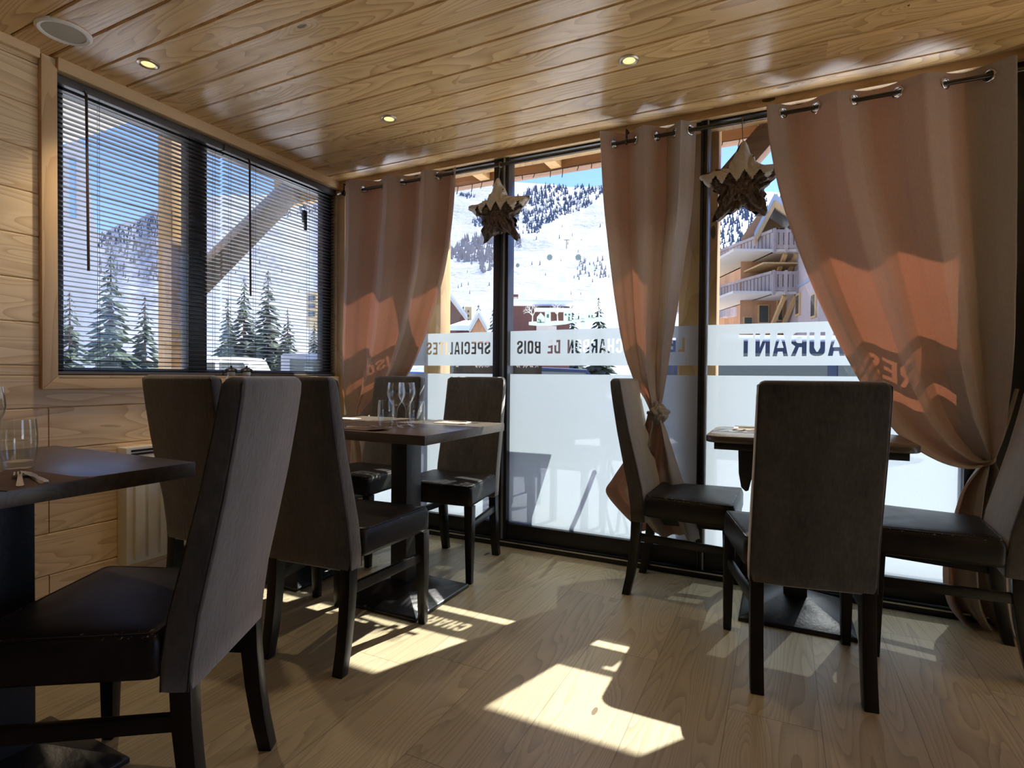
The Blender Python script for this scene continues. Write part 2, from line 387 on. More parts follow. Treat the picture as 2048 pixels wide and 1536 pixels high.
# ------------------------------------------------------------------ left window with its pine casing
t0 = XL+.02
win1 = MB().box(XL-.10, XL-.05, WY0, WY0+.05, WZ0, WZ1).box(XL-.10, XL-.05, WY1-.075, WY1, WZ0, WZ1).box(XL-.10, XL-.05, WY0, WY1, WZ0, WZ0+.035).box(XL-.10, XL-.05, WY0, WY1, WZ1-.05, WZ1)
win1 = struct('window_1', win1, m_alu, bevel=.003)
MB().box(XL-.11, XL-.045, 1.842, 1.945, WZ0, WZ1).build('mullion', m_alu, win1, bevel=.004)
MB().box(XL-.079, XL-.073, WY0+.04, 1.85, WZ0+.03, WZ1-.04).build('glass_pane', m_glass, win1, smooth=0)
MB().box(XL-.079, XL-.073, 1.94, WY1-.07, WZ0+.03, WZ1-.04).build('glass_pane', m_glass, win1, smooth=0)
hb = MB().box(XL-.05, XL-.03, 2.60, 2.625, 1.98, 2.06).bar((XL-.03, 2.612, 2.04), (XL-.03, 2.612, 1.93), .012, .018, (1, 0, 0))
hb.build('window_handle', m_black, win1, bevel=.002)
cas = win1
# mitred casing: left stile, bottom rail; reveal lining and projecting end of the sill
ci, co_ = WY0-.004, WY0-.06
MB().prism([(XL-.005, co_, .928), (XL-.005, ci, .986), (XL-.005, ci, 2.262), (XL-.005, co_, 2.30)], (.03, 0, 0)).build('casing_stile', m_pine_z, win1, bevel=.003)
MB().prism([(XL-.005, co_, .928), (XL-.005, WY1+.03, .928), (XL-.005, WY1+.03, .986), (XL-.005, ci, .986)], (.03, 0, 0)).build('casing_rail', m_pine_y, win1, bevel=.003)
MB().box(XL-.05, XL+.026, WY0-.003, WY1+.03, .9735, .9865).build('window_sill', m_pine_y, win1, bevel=.003)
MB().box(XL-.05, XL-.0, WY0-.002, WY0+.004, WZ0, WZ1).build('reveal_board', m_pine_z, win1)

# two black venetian blinds on the left window
def blind(y0, y1, wand_y, label, cords):
    b = thing('venetian_blind', label, 'blind', (0, 0, 0), 0, 'black venetian blinds')
    xc = XL-.022
    MB().box(xc-.016, xc+.016, y0, y1, 2.222, 2.258).build('headrail', m_blind, b, bevel=.003)
    sl = MB(); z = 1.012
    i = 0
    while z < 2.215:
        rr = random.Random(int(z*1e4)+int(y0*77)); dz = rr.uniform(-.0012, .0012); tl = math.radians(3+rr.uniform(-4, 4))
        q = [(-.0125, -.0012), (-.006, .0009), (0, .0016), (.006, .0009), (.0125, -.0012)]
        pr = [(a*math.cos(tl)-h*math.sin(tl), a*math.sin(tl)+h*math.cos(tl)) for a, h in q]
        pr = pr + [(a, h-.0007) for a, h in pr[::-1]]
        sl.rings([[Vector((xc+a, yy, z+h+dz)) for a, h in pr] for yy in (y0+.002, y1-.002)])
        z += .0212; i += 1
    sl.build('slats', m_blind, b, smooth=60)
    MB().box(xc-.013, xc+.013, y0+.002, y1-.002, .990, 1.003).build('bottom_rail', m_blind, b, bevel=.002)
    for cy in cords:
        MB().tube([(xc+.0138, cy, 2.225), (xc+.0138, cy, 1.0)], .0008, 5).tube([(xc-.0138, cy+.006, 2.225), (xc-.0138, cy+.006, 1.0)], .0008, 5).build('ladder_cord', m_black, b)
    wx = xc+.032
    w = MB().tube([(wx-.01, wand_y, 2.225), (wx, wand_y, 2.205), (wx+.002, wand_y+.006, 1.445)], .0055, 8).build('wand', m_wand, b)
    MB().tube([(xc+.014, wand_y, 2.235), (wx-.006, wand_y, 2.225), (wx, wand_y, 2.205)], .003, 6).build('wand_hook', m_chrome, w)
blind(WY0+.004, 2.012, 1.345, 'black slatted blind over the left pane, wand hanging near the pine casing', (1.405, 1.82, 1.965))
blind(2.02, WY1-.004, 2.165, 'black slatted blind over the pane next to the room corner', (2.06, 2.22, 2.625))

# ------------------------------------------------------------------ front glazing: posts, rails, panes, film, lettering
def rail_set():
    mb = MB(); mb.box(XL, XR, 2.86, 3.0, -.005, .030).box(XL, XR, 2.872, 2.885, .030, .036)
    return mb
o = struct('trim_6', rail_set(), m_alu, bevel=.002)
MB().box(XL, .885, 2.858, 2.8605, .026, .033).build('track_edge', m_chrome, o, smooth=0)
GL = 2.93
def letter_loops(ch, w, h, s):
    """blocky condensed capitals, loops in a w x h box, stroke s"""
    def R(x0, y0, x1, y1): return [(x0, y0), (x1, y0), (x1, y1), (x0, y1)]
    c = s*1.0
    def rr(x0, y0, x1, y1, r, corners=(1, 1, 1, 1)):      # bl, br, tr, tl
        out = []
        for i, (cx, cy, a0) in enumerate(((x0, y0, PI), (x1, y0, 1.5*PI), (x1, y1, 0), (x0, y1, .5*PI))):
            if not corners[i]: out.append((cx, cy)); continue
            ox = cx + (r if i in (0, 3) else -r); oy = cy + (r if i < 2 else -r)
            for q in range(5):
                a = a0 + q/4*PI/2; out.append((ox+r*math.cos(a), oy+r*math.sin(a)))
        return out
    m = h/2
    if ch == 'I': return s, [R(0, 0, s, h)]
    if ch == 'L': return w*.85, [[(0, 0), (w*.85, 0), (w*.85, s), (s, s), (s, h), (0, h)]]
    if ch == 'T': return w, [[(w/2-s/2, 0), (w/2+s/2, 0), (w/2+s/2, h-s), (w, h-s), (w, h), (0, h), (0, h-s), (w/2-s/2, h-s)]]
    if ch == 'E': return w*.88, [[(0, 0), (w*.88, 0), (w*.88, s), (s, s), (s, m-s/2), (w*.78, m-s/2), (w*.78, m+s/2), (s, m+s/2), (s, h-s), (w*.88, h-s), (w*.88, h), (0, h)]]
    if ch == 'H': return w, [[(0, 0), (s, 0), (s, m-s/2), (w-s, m-s/2), (w-s, 0), (w, 0), (w, h), (w-s, h), (w-s, m+s/2), (s, m+s/2), (s, h), (0, h)]]
    if ch == 'N': return w, [[(0, 0), (s, 0), (s, h*.62), (w-s, 0), (w, 0), (w, h), (w-s, h), (w-s, h*.38), (s, h), (0, h)]]
    if ch == 'M': return w*1.25, [[(0, 0), (s, 0), (s, h*.6), (w*.625, h*.1), (w*1.25-s, h*.6), (w*1.25-s, 0), (w*1.25, 0), (w*1.25, h), (w*1.25-s, h), (w*.625, h*.42), (s, h), (0, h)]]
    if ch == 'A': return w*1.05, [[(0, 0), (s, 0), (s+w*.06, h*.2), (w*1.05-s-w*.06, h*.2), (w*1.05-s, 0), (w*1.05, 0), (w*.525+s*.6, h), (w*.525-s*.6, h)], [(w*.30, h*.36), (w*.75, h*.36), (w*.525, h*.82)]]
    if ch == 'O': return w, [rr(0, 0, w, h, w*.38), rr(s, s, w-s, h-s, w*.2)]
    if ch == 'D': return w, [rr(0, 0, w, h, w*.38, (0, 1, 1, 0)), rr(s, s, w-s, h-s, w*.2, (0, 1, 1, 0))]
    if ch == 'U': return w, [rr(0, 0, w, h, w*.38, (1, 1, 0, 0))[:10] + [(w, h), (w-s, h)] + [(w-s, s*2), (w-s*1.5, s), (s*1.5, s), (s, s*2)] + [(s, h), (0, h)]]
    if ch == 'C': return w, [[(w*.3, 0), (w*.7, 0), (w, h*.14), (w, h*.36), (w-s, h*.36), (w-s, h*.2), (w*.62, s), (w*.38, s), (s, h*.2), (s, h*.8), (w*.38, h-s), (w*.62, h-s), (w-s, h*.8), (w-s, h*.64), (w, h*.64), (w, h*.86), (w*.7, h), (w*.3, h), (0, h*.86), (0, h*.14)]]
    if ch == 'S': return w, [[(w*.3, 0), (w*.7, 0), (w, h*.13), (w, h*.42), (w*.82, h*.54), (s, h*.72), (s, h*.82), (w*.38, h-s), (w*.62, h-s), (w-s, h*.82), (w-s, h*.70), (w, h*.70), (w, h*.87), (w*.7, h), (w*.3, h), (0, h*.87), (0, h*.62), (w*.18, h*.5), (w-s, h*.34), (w-s, h*.18), (w*.62, s), (w*.38, s), (s, h*.18), (s, h*.32), (0, h*.32), (0, h*.13)]]
    if ch == 'P': return w, [[(0, 0), (s, 0), (s, h*.38)] + rr(0, h*.38, w, h, w*.34, (0, 1, 1, 0))[1:-1] + [(0, h)], rr(s, h*.38+s, w-s, h-s, w*.16, (0, 1, 1, 0))]
    if ch == 'R': return w*1.03, [[(0, 0), (s, 0), (s, h*.38), (w*.5, h*.38), (w*1.03-s, 0), (w*1.03, 0), (w*.74, h*.42), (w, h*.54), (w, h*.86), (w*.7, h), (0, h)], rr(s, h*.38+s, w-s, h-s, w*.16, (0, 1, 1, 0))]
    if ch == 'B': return w, [[(0, 0), (w*.7, 0), (w, h*.14), (w, h*.4), (w*.86, h*.5), (w, h*.6), (w, h*.86), (w*.7, h), (0, h)], rr(s, s, w-s, h*.5-s*.45, w*.14, (0, 1, 1, 0)), rr(s, h*.5+s*.45, w-s, h-s, w*.14, (0, 1, 1, 0))]
    return w*.45, []
def text_loops(txt, xr, zb, h, w, s, gap, space):
    """words on the street side read from outside, so from inside they run right to left, mirrored"""
    out = []; x = 0
    for ch in txt:
        if ch == ' ': x += space; continue
        adv, loops = letter_loops(ch, w, h, s)
        for lp in loops: out.append([(xr-x-a, zb+b) for a, b in lp])
        x += adv + gap
    return out
def sheet(name, loops, y, mat, parent):
    cu = bpy.data.curves.new(name, 'CURVE'); cu.dimensions = '2D'; cu.fill_mode = 'BOTH'
    for lp in loops:
        sp = cu.splines.new('POLY'); sp.points.add(len(lp)-1); sp.use_cyclic_u = True
        for p, q in zip(sp.points, lp): p.co = (q[0], q[1], 0, 1)
    tmp = bpy.data.objects.new(name, cu); COL.objects.link(tmp)
    dg = bpy.context.evaluated_depsgraph_get(); dg.update()
    me = bpy.data.meshes.new_from_object(tmp.evaluated_get(dg))
    bpy.data.objects.remove(tmp); bpy.data.curves.remove(cu)
    for v in me.vertices: v.co = (v.co.x, y, v.co.y)
    me.name = name; me.materials.clear(); me.materials.append(mat)
    o = bpy.data.objects.new(name, me); COL.objects.link(o); o.parent = parent
    return o
def rect(x0, x1, z0, z1): return [(x0, z0), (x1, z0), (x1, z1), (x0, z1)]
ZF0, ZF1, ZB0, ZB1 = .128, 1.011, 1.061, 1.265
def pane(n, x0, x1, fw_l, fw_r, texts, film_on=True):
    mb = MB(); y0, y1 = 2.885, 2.965
    mb.box(x0, x0+fw_l, y0, y1, .03, 2.285).box(x1-fw_r, x1, y0, y1, .03, 2.285).box(x0+fw_l, x1-fw_r, y0+.01, y1, .036, ZF0).box(x0+fw_l, x1-fw_r, y0+.012, y1, 2.268, 2.30)
    w = struct('window_%d' % n, mb, m_alu, bevel=.003)
    a, b = x0+fw_l, x1-fw_r
    MB().box(a, b, GL-.003, GL+.003, ZF0-.01, 2.285).build('glass_pane', m_glass, w, smooth=0)
    if film_on:
        sheet('frosted_film', [rect(a, b, ZF0-.005, ZF1)], GL-.0045, m_film, w)
        lp = [rect(a, b, ZB0, ZB1)]
        for t in texts: lp += text_loops(*t)
        lp = [[(min(max(p[0], a+.001), b-.001), p[1]) for p in l] if i else l for i, l in enumerate(lp)]
        sheet('frosted_lettering_band', lp, GL-.0045, m_film, w)
    return w
P1 = pane(2, XL+.05, -1.50, .03, .045, [('SPECIALITES', -1.583, 1.131, .078, .0385, .0125, .0105, .03), ('MAISON', -2.16, 1.131, .078, .0385, .0125, .0105, .03)])
P2 = pane(3, -1.498, -.362, .051, .015, [('LE', -.448, 1.131, .073, .0385, .0125, .0125, .034), ('CHARBON DE BOIS', -.772, 1.130, .077, .0362, .012, .0098, .034)])
P3 = pane(4, -.360, .715, .024, .025, [('RESTAURANT', .555, 1.105, .111, .064, .0195, .0115, .05)])
P4 = pane(5, 1.06, 2.57, .04, .02, [], False); pane(7, 2.57, 4.08, .02, .02, [], False); pane(8, 4.08, XR, .02, .04, [], False)
MB().box(-1.478, -1.466, 2.878, 2.886, .03, 2.28).build('post_reflection', m_post_refl, P2, smooth=0)  # lighter strip: the reflection along the post put into its colour
MB().box(-.345, -.338, 2.878, 2.886, .03, 2.28).build('post_reflection', m_post_refl, P3, smooth=0)
# stickers on the middle pane: a snowy village and stars of frost
def village():
    G = []; Wt = []; D = []
    def P(px, py): v = on_y(px, py, GL); return (v.x, v.z)
    def S4(a): return P(860+a[0]/5.12, 560+a[1]/5.12)
    ground = [(1015, 430), (1080, 425), (1180, 428), (1290, 418), (1400, 420), (1500, 398), (1600, 392), (1790, 375), (1795, 425), (1600, 432), (1480, 435), (1390, 455), (1240, 470), (1100, 470), (1015, 462)]
    G.append([S4(p) for p in ground])
    def house(x0, x1, yb, ye, ya): return [S4(p) for p in ((x0, yb), (x1, yb), (x1, ye), ((x0+x1)/2, ya), (x0, ye))]
    for h in ((1098, 1178, 440, 380, 335), (1180, 1240, 425, 330, 308), (1370, 1455, 420, 330, 300), (1605, 1690, 392, 345, 303), (1480, 1530, 405, 370, 345), (1540, 1580, 400, 360, 320)): G.append(house(*h))
    for w_ in ((1112, 1124, 398, 418), (1128, 1142, 405, 440), (1198, 1222, 350, 388), (1382, 1402, 345, 366), (1420, 1440, 345, 366), (1418, 1436, 375, 418), (1625, 1640, 360, 385), (1655, 1670, 360, 385)):
        D.append([S4(p) for p in ((w_[0], w_[3]), (w_[1], w_[3]), (w_[1], w_[2]), (w_[0], w_[2]))])
    trees = MB()
    def tree(bx, by, h, seed):
        r = random.Random(seed)
        def br(x, y, a, l, w, d):
            x2, y2 = x+math.cos(a)*l, y-math.sin(a)*l
            p0 = S4((x, y)); p1 = S4((x2, y2)); dx, dz = p1[0]-p0[0], p1[1]-p0[1]; L = math.hypot(dx, dz) or 1
            nx, nz = -dz/L*w/2, dx/L*w/2
            yy = GL-.0050-.00002*d
            trees.add([(p0[0]-nx, yy, p0[1]-nz), (p0[0]+nx, yy, p0[1]+nz), (p1[0]+nx*.7, yy, p1[1]+nz*.7), (p1[0]-nx*.7, yy, p1[1]-nz*.7)], [(0, 1, 2, 3)])
            if d < 4:
                for q in ((-.55, .25, .75) if d < 2 else (-.5, .5)): br(x2, y2, a+q+r.uniform(-.15, .15), l*r.uniform(.6, .8), w*.62, d+1)
        br(bx, by, PI/2+r.uniform(-.05, .05), h*.36, .0075, 0)
    tree(1052, 430, 170, 1); tree(1310, 420, 180, 2); tree(1525, 400, 140, 4); tree(1735, 385, 170, 6)
    o = sheet('village_sticker', G[:1], GL-.0047, m_stick_g, P2)
    for g in G[1:]: sheet('village_house', [g], GL-.0050, m_stick_g, o)
    sheet('village_windows', D, GL-.0053, m_stick_d, o)
    trees.build('village_trees', m_stick_w, o, smooth=0)
    for (px, py, r) in ((1047, 592, 9), (1122, 592, 8), (1186, 584, 8), (1100, 515, 7), (1036, 531, 5), (1079, 571, 6), (1157, 515, 7), (1125, 559, 8), (1183, 537, 9), (1166, 648, 7)):
        c = on_y(px, py, GL); R_ = r*GL/F_PX*1.08
        lp = [(c.x+math.cos(k*PI/10)*R_*(1 if k % 2 else .74), c.z+math.sin(k*PI/10)*R_*(1 if k % 2 else .74)) for k in range(20)]
        sheet('frost_star_sticker', [lp], GL-.0048, m_stick_g, P2)
village()

# ------------------------------------------------------------------ curtain rod, curtains
ROD_Y, ROD_Z, ROD_R = 2.815, 2.213, .0095
rod = thing('curtain_rod', 'dark steel curtain rod running along the top of the glazed front', 'curtain rod')
MB().tube([(-2.66, ROD_Y, ROD_Z), (.93, ROD_Y, ROD_Z)], ROD_R, 12).build('pole', m_rod, rod)
for x in (-2.645, -.735, .86):
    MB().tube([(x, 2.862, ROD_Z+.062), (x, ROD_Y, ROD_Z+.060), (x, ROD_Y-.0, ROD_Z+.012)], .006, 8).torus((x, ROD_Y, ROD_Z), (1, 0, 0), .014, .004, 14, 6).build('bracket', m_rod, rod)
MB().lathe([(.0001, -.02), (.013, -.018), (.016, 0), (.013, .018), (.0001, .02)], (-2.675, ROD_Y, ROD_Z), 12, Matrix.Rotation(PI/2, 4, 'Y')).build('end_cap', m_chrome, rod)

def poly_eval(pts, n):
    P = [Vector(p) for p in pts]
    d = [0]
    for a, b in zip(P[:-1], P[1:]): d.append(d[-1]+(b-a).length)
    out = []
    for i in range(n):
        s = d[-1]*i/(n-1); j = 0
        while j < len(P)-2 and d[j+1] < s: j += 1
        t = (s-d[j])/max(1e-9, d[j+1]-d[j])
        p0, p1, p2, p3 = P[max(j-1, 0)], P[j], P[j+1], P[min(j+2, len(P)-1)]
        out.append(.5*((2*p1)+(p2-p0)*t+(2*p0-5*p1+4*p2-p3)*t*t+(3*p1-p0-3*p2+p3)*t*t*t))
    return out
def to_w(pts): 
    return [Vector((v.x, v.z, 0)) for v in (on_y(px, py, ROD_Y) for px, py in pts)]
def curtain(label, Lp, Rp, tailL, tailR, eyes, amp, tie, first_front, folds_tail=3, nU=150, nV=90, seed=1, ybase=0., tie_len=.0, hook=None):
    c = thing('tied_curtain', label, 'curtain', (0, 0, 0), 0, 'taupe eyelet curtains on the rod')
    L = poly_eval(to_w(Lp), nV); R_ = poly_eval(to_w(Rp), nV)
    Tt = ROD_Z+.052
    ew = [on_y(e, 0, ROD_Y).x if False else on_y(e, 300, ROD_Y).x for e in eyes]
    x0, x1 = L[0].x, R_[0].x
    eu = [(x-x0)/(x1-x0) for x in ew]
    r = random.Random(seed); ph = [r.uniform(0, 6) for _ in range(6)]
    def phase(u):
        k = 0
        if u <= eu[0]: return (u-eu[0])/max(.02, (eu[1]-eu[0]))
        for k in range(len(eu)-1):
            if u <= eu[k+1]: return k+(u-eu[k])/(eu[k+1]-eu[k])
        return len(eu)-1+(u-eu[-1])/max(.02, (eu[-1]-eu[-2]))
    sg = 1 if first_front else -1       # fold left of the first eyelet in front of the rod
    def pt(i, j):
        u = i/(nU-1); v = j/(nV-1)
        p = L[j].lerp(R_[j], u)
        wd = abs(R_[j].x-L[j].x)+abs(R_[j].y-L[j].y)
        a = amp*(1-.35*v)*min(1, .35+wd/.55)
        s = math.sin(PI*phase(u)) * sg
        s = math.copysign(abs(s)**.75, s)
        drape = math.sin(u*7+ph[0]+v*4)*.018*v + math.sin(u*17+ph[1]-v*5)*.008*v + math.sin(u*34+ph[2]+v*9)*.0035*v*v
        crump = noise.noise(Vector((u*9+seed, v*11, seed)))*.012*v*v + noise.noise(Vector((u*22, v*26, seed*2)))*.006*v**3
        # gathering at the tie pulls the cloth together
        return Vector((p.x + .28*a*math.sin(2*PI*phase(u)), ROD_Y+ybase*v + a*s + drape + crump, p.y + (.004*math.sin(PI*phase(u)) if j == 0 else 0)))
    grid = [[pt(i, j) for i in range(nU)] for j in range(nV)]
    vs = [p for row in grid for p in row]; fs = []
    centers = [Vector((x, ROD_Y, ROD_Z)) for x in ew]
    for j in range(nV-1):
        for i in range(nU-1):
            m = (grid[j][i]+grid[j+1][i+1])*.5
            if any((m-q).length < .0185 for q in centers): continue
            a = j*nU+i; fs.append((a, a+1, a+nU+1, a+nU))
    mb = MB(); mb.add(vs, fs)
    # tail under the tie
    nT = 46; TL = poly_eval(to_w(tailL), nT); TR = poly_eval(to_w(tailR), nT)
    vs = []; fs = []
    for j in range(nT):
        v = j/(nT-1)
        for i in range(nU):
            u = i/(nU-1); p = TL[j].lerp(TR[j], u); wd = (TR[j]-TL[j]).length
            a = min(.05, .022+wd*.16)
            s = math.sin(2*PI*folds_tail*u+ph[3]+.8*v)*a + math.sin(2*PI*folds_tail*2.3*u+ph[4])*a*.3 + noise.noise(Vector((u*7, v*5, seed+9)))*.02*v
            zz = p.y + noise.noise(Vector((u*6, seed, 2)))*.03*v*v
            vs.append(Vector((p.x, ROD_Y+ybase+s, max(.006, zz))))
    for j in range(nT-1):
        for i in range(nU-1):
            a = j*nU+i; fs.append((a, a+1, a+nU+1, a+nU))
    mb.add(vs, fs)
    cl = mb.build('curtain_panel', m_curtain, c, smooth=80)
    # metal eyelets: the cloth passes square across the rod
    for k, q in enumerate(centers):
        i = min(range(1, nU-1), key=lambda i: abs(eu[k]-i/(nU-1)))
        j = min(range(nV), key=lambda j: abs(grid[j][i].z-ROD_Z))
        tx = (grid[j][min(nU-1, i+1)]-grid[j][max(0, i-1)]); nrm = Vector((tx.y, -tx.x, 0)).normalized()
        MB().torus(q, nrm, .0215, .0042, 24, 8).build('eyelet', m_chrome, c)
    # tie
    tw = [Vector((on_y(px, py, ROD_Y+ybase).x, 0, on_y(px, py, ROD_Y+ybase).z)) for px, py in tie]
    for k in range(2):
        cx = (tw[0]+tw[1])*.5; rx = (tw[1]-tw[0]).length*.5+.004
        dirx = (tw[1]-tw[0]).normalized()
        ring = [Vector((cx.x, ROD_Y+ybase, cx.z)) + dirx*rx*math.cos(q*PI/10) + Vector((0, .045*math.sin(q*PI/10), -.006*k)) for q in range(21)]
        MB().tube(ring, .0045, 6).build('tie_cord', m_tie, c)
    if hook:
        h = on_y(hook[0], hook[1], 2.86); e = tw[0] if abs(tw[0].x-h.x) < abs(tw[1].x-h.x) else tw[1]
        for k in (-1, 1):
            pts = [Vector((e.x, ROD_Y+ybase-.01*k, e.z)).lerp(h, q/8)+Vector((0, -.008*k, -.02*math.sin(PI*q/8))) for q in range(9)]
            MB().tube(pts, .0045, 6).build('tie_cord', m_tie, c)
    return c
m_tie = plain('braided_tie_cord', (.20, .14, .085), .8, 0, .3, 200)
curtain('taupe curtain in the room corner, swept left and tied, lit orange below',
        [(688, 366), (688, 450), (686, 540), (685, 640), (687, 740), (692, 805), (700, 836)],
        [(914, 336), (908, 430), (893, 540), (870, 630), (846, 700), (812, 765), (762, 815), (726, 840)],
        [(700, 838), (694, 880), (688, 950), (680, 1010)], [(726, 842), (748, 890), (752, 950), (748, 1000)],
        [728, 766, 806, 842, 877, 908], .052, [(699, 838), (728, 842)], True, seed=3, hook=(694, 772))
cm = curtain('narrow taupe curtain between the panes, cinched to a knot in its middle',
        [(1200, 268), (1207, 400), (1217, 500), (1229, 600), (1246, 700), (1268, 765), (1288, 800), (1299, 822)],
        [(1386, 243), (1379, 400), (1366, 500), (1352, 600), (1338, 690), (1328, 760), (1322, 800), (1316, 824)],
        [(1299, 822), (1288, 860), (1262, 905), (1228, 955), (1214, 985), (1250, 1030), (1285, 1062)], [(1317, 824), (1330, 850), (1348, 905), (1362, 950), (1374, 985), (1390, 1035), (1399, 1080)],
        [1228, 1271, 1313, 1349, 1380], .052, [(1297, 824), (1320, 826)], True, folds_tail=2, nU=130, seed=5)
# the bunched knot at its waist
mb = MB(); kc = on_y(1313, 828, ROD_Y); rs = []
for i in range(30):
    a = i/29*PI; ring = []
    for k in range(40):
        b = 2*PI*k/40; rr = .047*(1+.40*noise.noise(Vector((math.cos(b)*2.2*math.sin(a), math.sin(b)*2.2*math.sin(a), math.cos(a)*2.2)))+.16*math.sin(6*b+4*a)+.22*noise.noise(Vector((math.cos(b)*6, math.sin(b)*6, a*5))))
        ring.append(Vector((kc.x+.012+rr*.85*math.sin(a)*math.cos(b), ROD_Y-.012+rr*.8*math.sin(a)*math.sin(b), kc.z+rr*1.05*math.cos(a))))
    rs.append(ring)
mb.rings(rs); mb.build('knot', m_curtain, cm, smooth=80)
curtain('wide taupe curtain at the right end, pulled right by a cord, lit orange',
        [(1530, 216), (1538, 300), (1559, 400), (1592, 500), (1632, 600), (1680, 700), (1735, 795), (1795, 872), (1865, 918), (1930, 936), (1972, 928)],
        [(2029, 118), (2030, 300), (2029, 450), (2027, 580), (2022, 700), (2014, 790), (2003, 850), (1990, 895), (1983, 915)],
        [(1968, 925), (1945, 945), (1915, 985), (1893, 1060), (1880, 1130), (1890, 1200), (1930, 1250)], [(1984, 915), (2000, 940), (2016, 1000), (2024, 1080), (2032, 1160), (2038, 1230), (2045, 1280)],
        [1565, 1630, 1707, 1793, 1888, 1975], .044, [(1966, 926), (1986, 914)], True, folds_tail=2.5, nU=190, nV=110, seed=8, hook=(2034, 778))

# ------------------------------------------------------------------ hanging bark stars with fur caps
m_bark = NT('bark_strips'); _c = m_bark.n('ShaderNodeTexCoord').outputs['Object']
_mp = m_bark.n('ShaderNodeMapping', {'Vector': _c, 'Scale': (1, 1, .4), 'Rotation': (0, .6, 0)}).outputs[0]
_v = m_bark.noise(_mp, 60, 4, .7, 1.0)
m_bark = m_bark.done(m_bark.bsdf(Base_Color=m_bark.ramp(_v, [(.3, (.035, .022, .016)), (.55, (.13, .085, .058)), (.8, (.30, .21, .14))]), Roughness=.9,
      Normal=m_bark.n('ShaderNodeBump', {'Height': _v, 'Strength': 1.0, 'Distance': .012}).outputs[0]).outputs[0])
m_fur = plain('cream_fur', (.62, .55, .44), .95, 0, .25, 180, .6, Sheen_Weight=.6)
def star(label, cx, cz, R_, rot, seed, dy=-.005):
    s = thing('hanging_star', label, 'star ornament', (cx, ROD_Y+dy, cz), 0, 'bark stars with fur caps')
    NA, NR = 200, 22
    def rim(a):
        seg = 2*PI/10; q = (a-rot-PI/2) % (2*PI); k = int(q/seg); f = q/seg-k
        r0, r1 = (R_, R_*.50) if k % 2 == 0 else (R_*.50, R_)
        p0 = Vector((math.cos(k*seg), math.sin(k*seg)))*r0; p1 = Vector((math.cos((k+1)*seg), math.sin((k+1)*seg)))*r1
        d = Vector((math.cos(q), math.sin(q)))
        den = d.x*(p1.y-p0.y)-d.y*(p1.x-p0.x)
        r = (p0.x*(p1.y-p0.y)-p0.y*(p1.x-p0.x))/den
        return min(r, R_*.93)
    def surf(infl, test, name, mat, amp):
        mb = MB()
        for side in (-1, 1):
            vs = []; fs = []
            for j in range(NR+1):
                q = j/NR
                for i in range(NA):
                    a = 2*PI*i/NA; r = rim(a)*(1+infl)
                    tip = min(1, rim(a)/(R_*.55)); th = .055*(1-.45*max(0, q-.45)/.55*(1 if rim(a) > R_*.6 else .2))
                    y = th*math.sqrt(max(0, 1-q**3.0))*(1+infl*2.)
                    nz = noise.noise(Vector((math.cos(a)*q*6, math.sin(a)*q*6, seed+side)))*amp
                    vs.append((math.cos(a)*r*q*(1+nz*.2), side*(y+nz*.012), math.sin(a)*r*q*(1+nz*.2)))
            for j in range(NR):
                for i in range(NA):
                    a, b = j*NA+i, j*NA+(i+1) % NA; f = (a, b, b+NA, a+NA)
                    m_ = sum((Vector(vs[k]) for k in f), Vector())/4
                    if test(m_.x, m_.z): fs.append(f)
            mb.add(vs, fs)
        return mb.build(name, mat, s, smooth=70)
    def zig(x):
        q = (x/R_*3.1+40.3+rot) % 1; return R_*(.17 - .26*abs(2*q-1)) - abs(x)*.02 + .02
    surf(0, lambda x, z: True, 'bark_body', m_bark, 1.2)
    surf(.10, lambda x, z: z > zig(x), 'fur_cap', m_fur, .35)
    top = R_*.9
    MB().tube([(math.sin(-rot)*top, .0, math.cos(rot)*top), (0, -dy, ROD_Z-cz-.012)], .0022, 6).torus((0, -dy, ROD_Z-cz), (1, .2, 0), .014, .003, 16, 6).torus((.006, -dy, ROD_Z-cz), (1, -.3, 0), .0145, .0028, 16, 6).build('hanging_string', m_tie, s)
star('smaller-looking bark star with fur cap hanging before the dark post between panes', -1.47, 1.93, .20, math.radians(2), 2)
star('bark star with fur cap hanging beside the wide right-hand curtain', -.183, 1.925, .205, math.radians(-1), 6, .05)

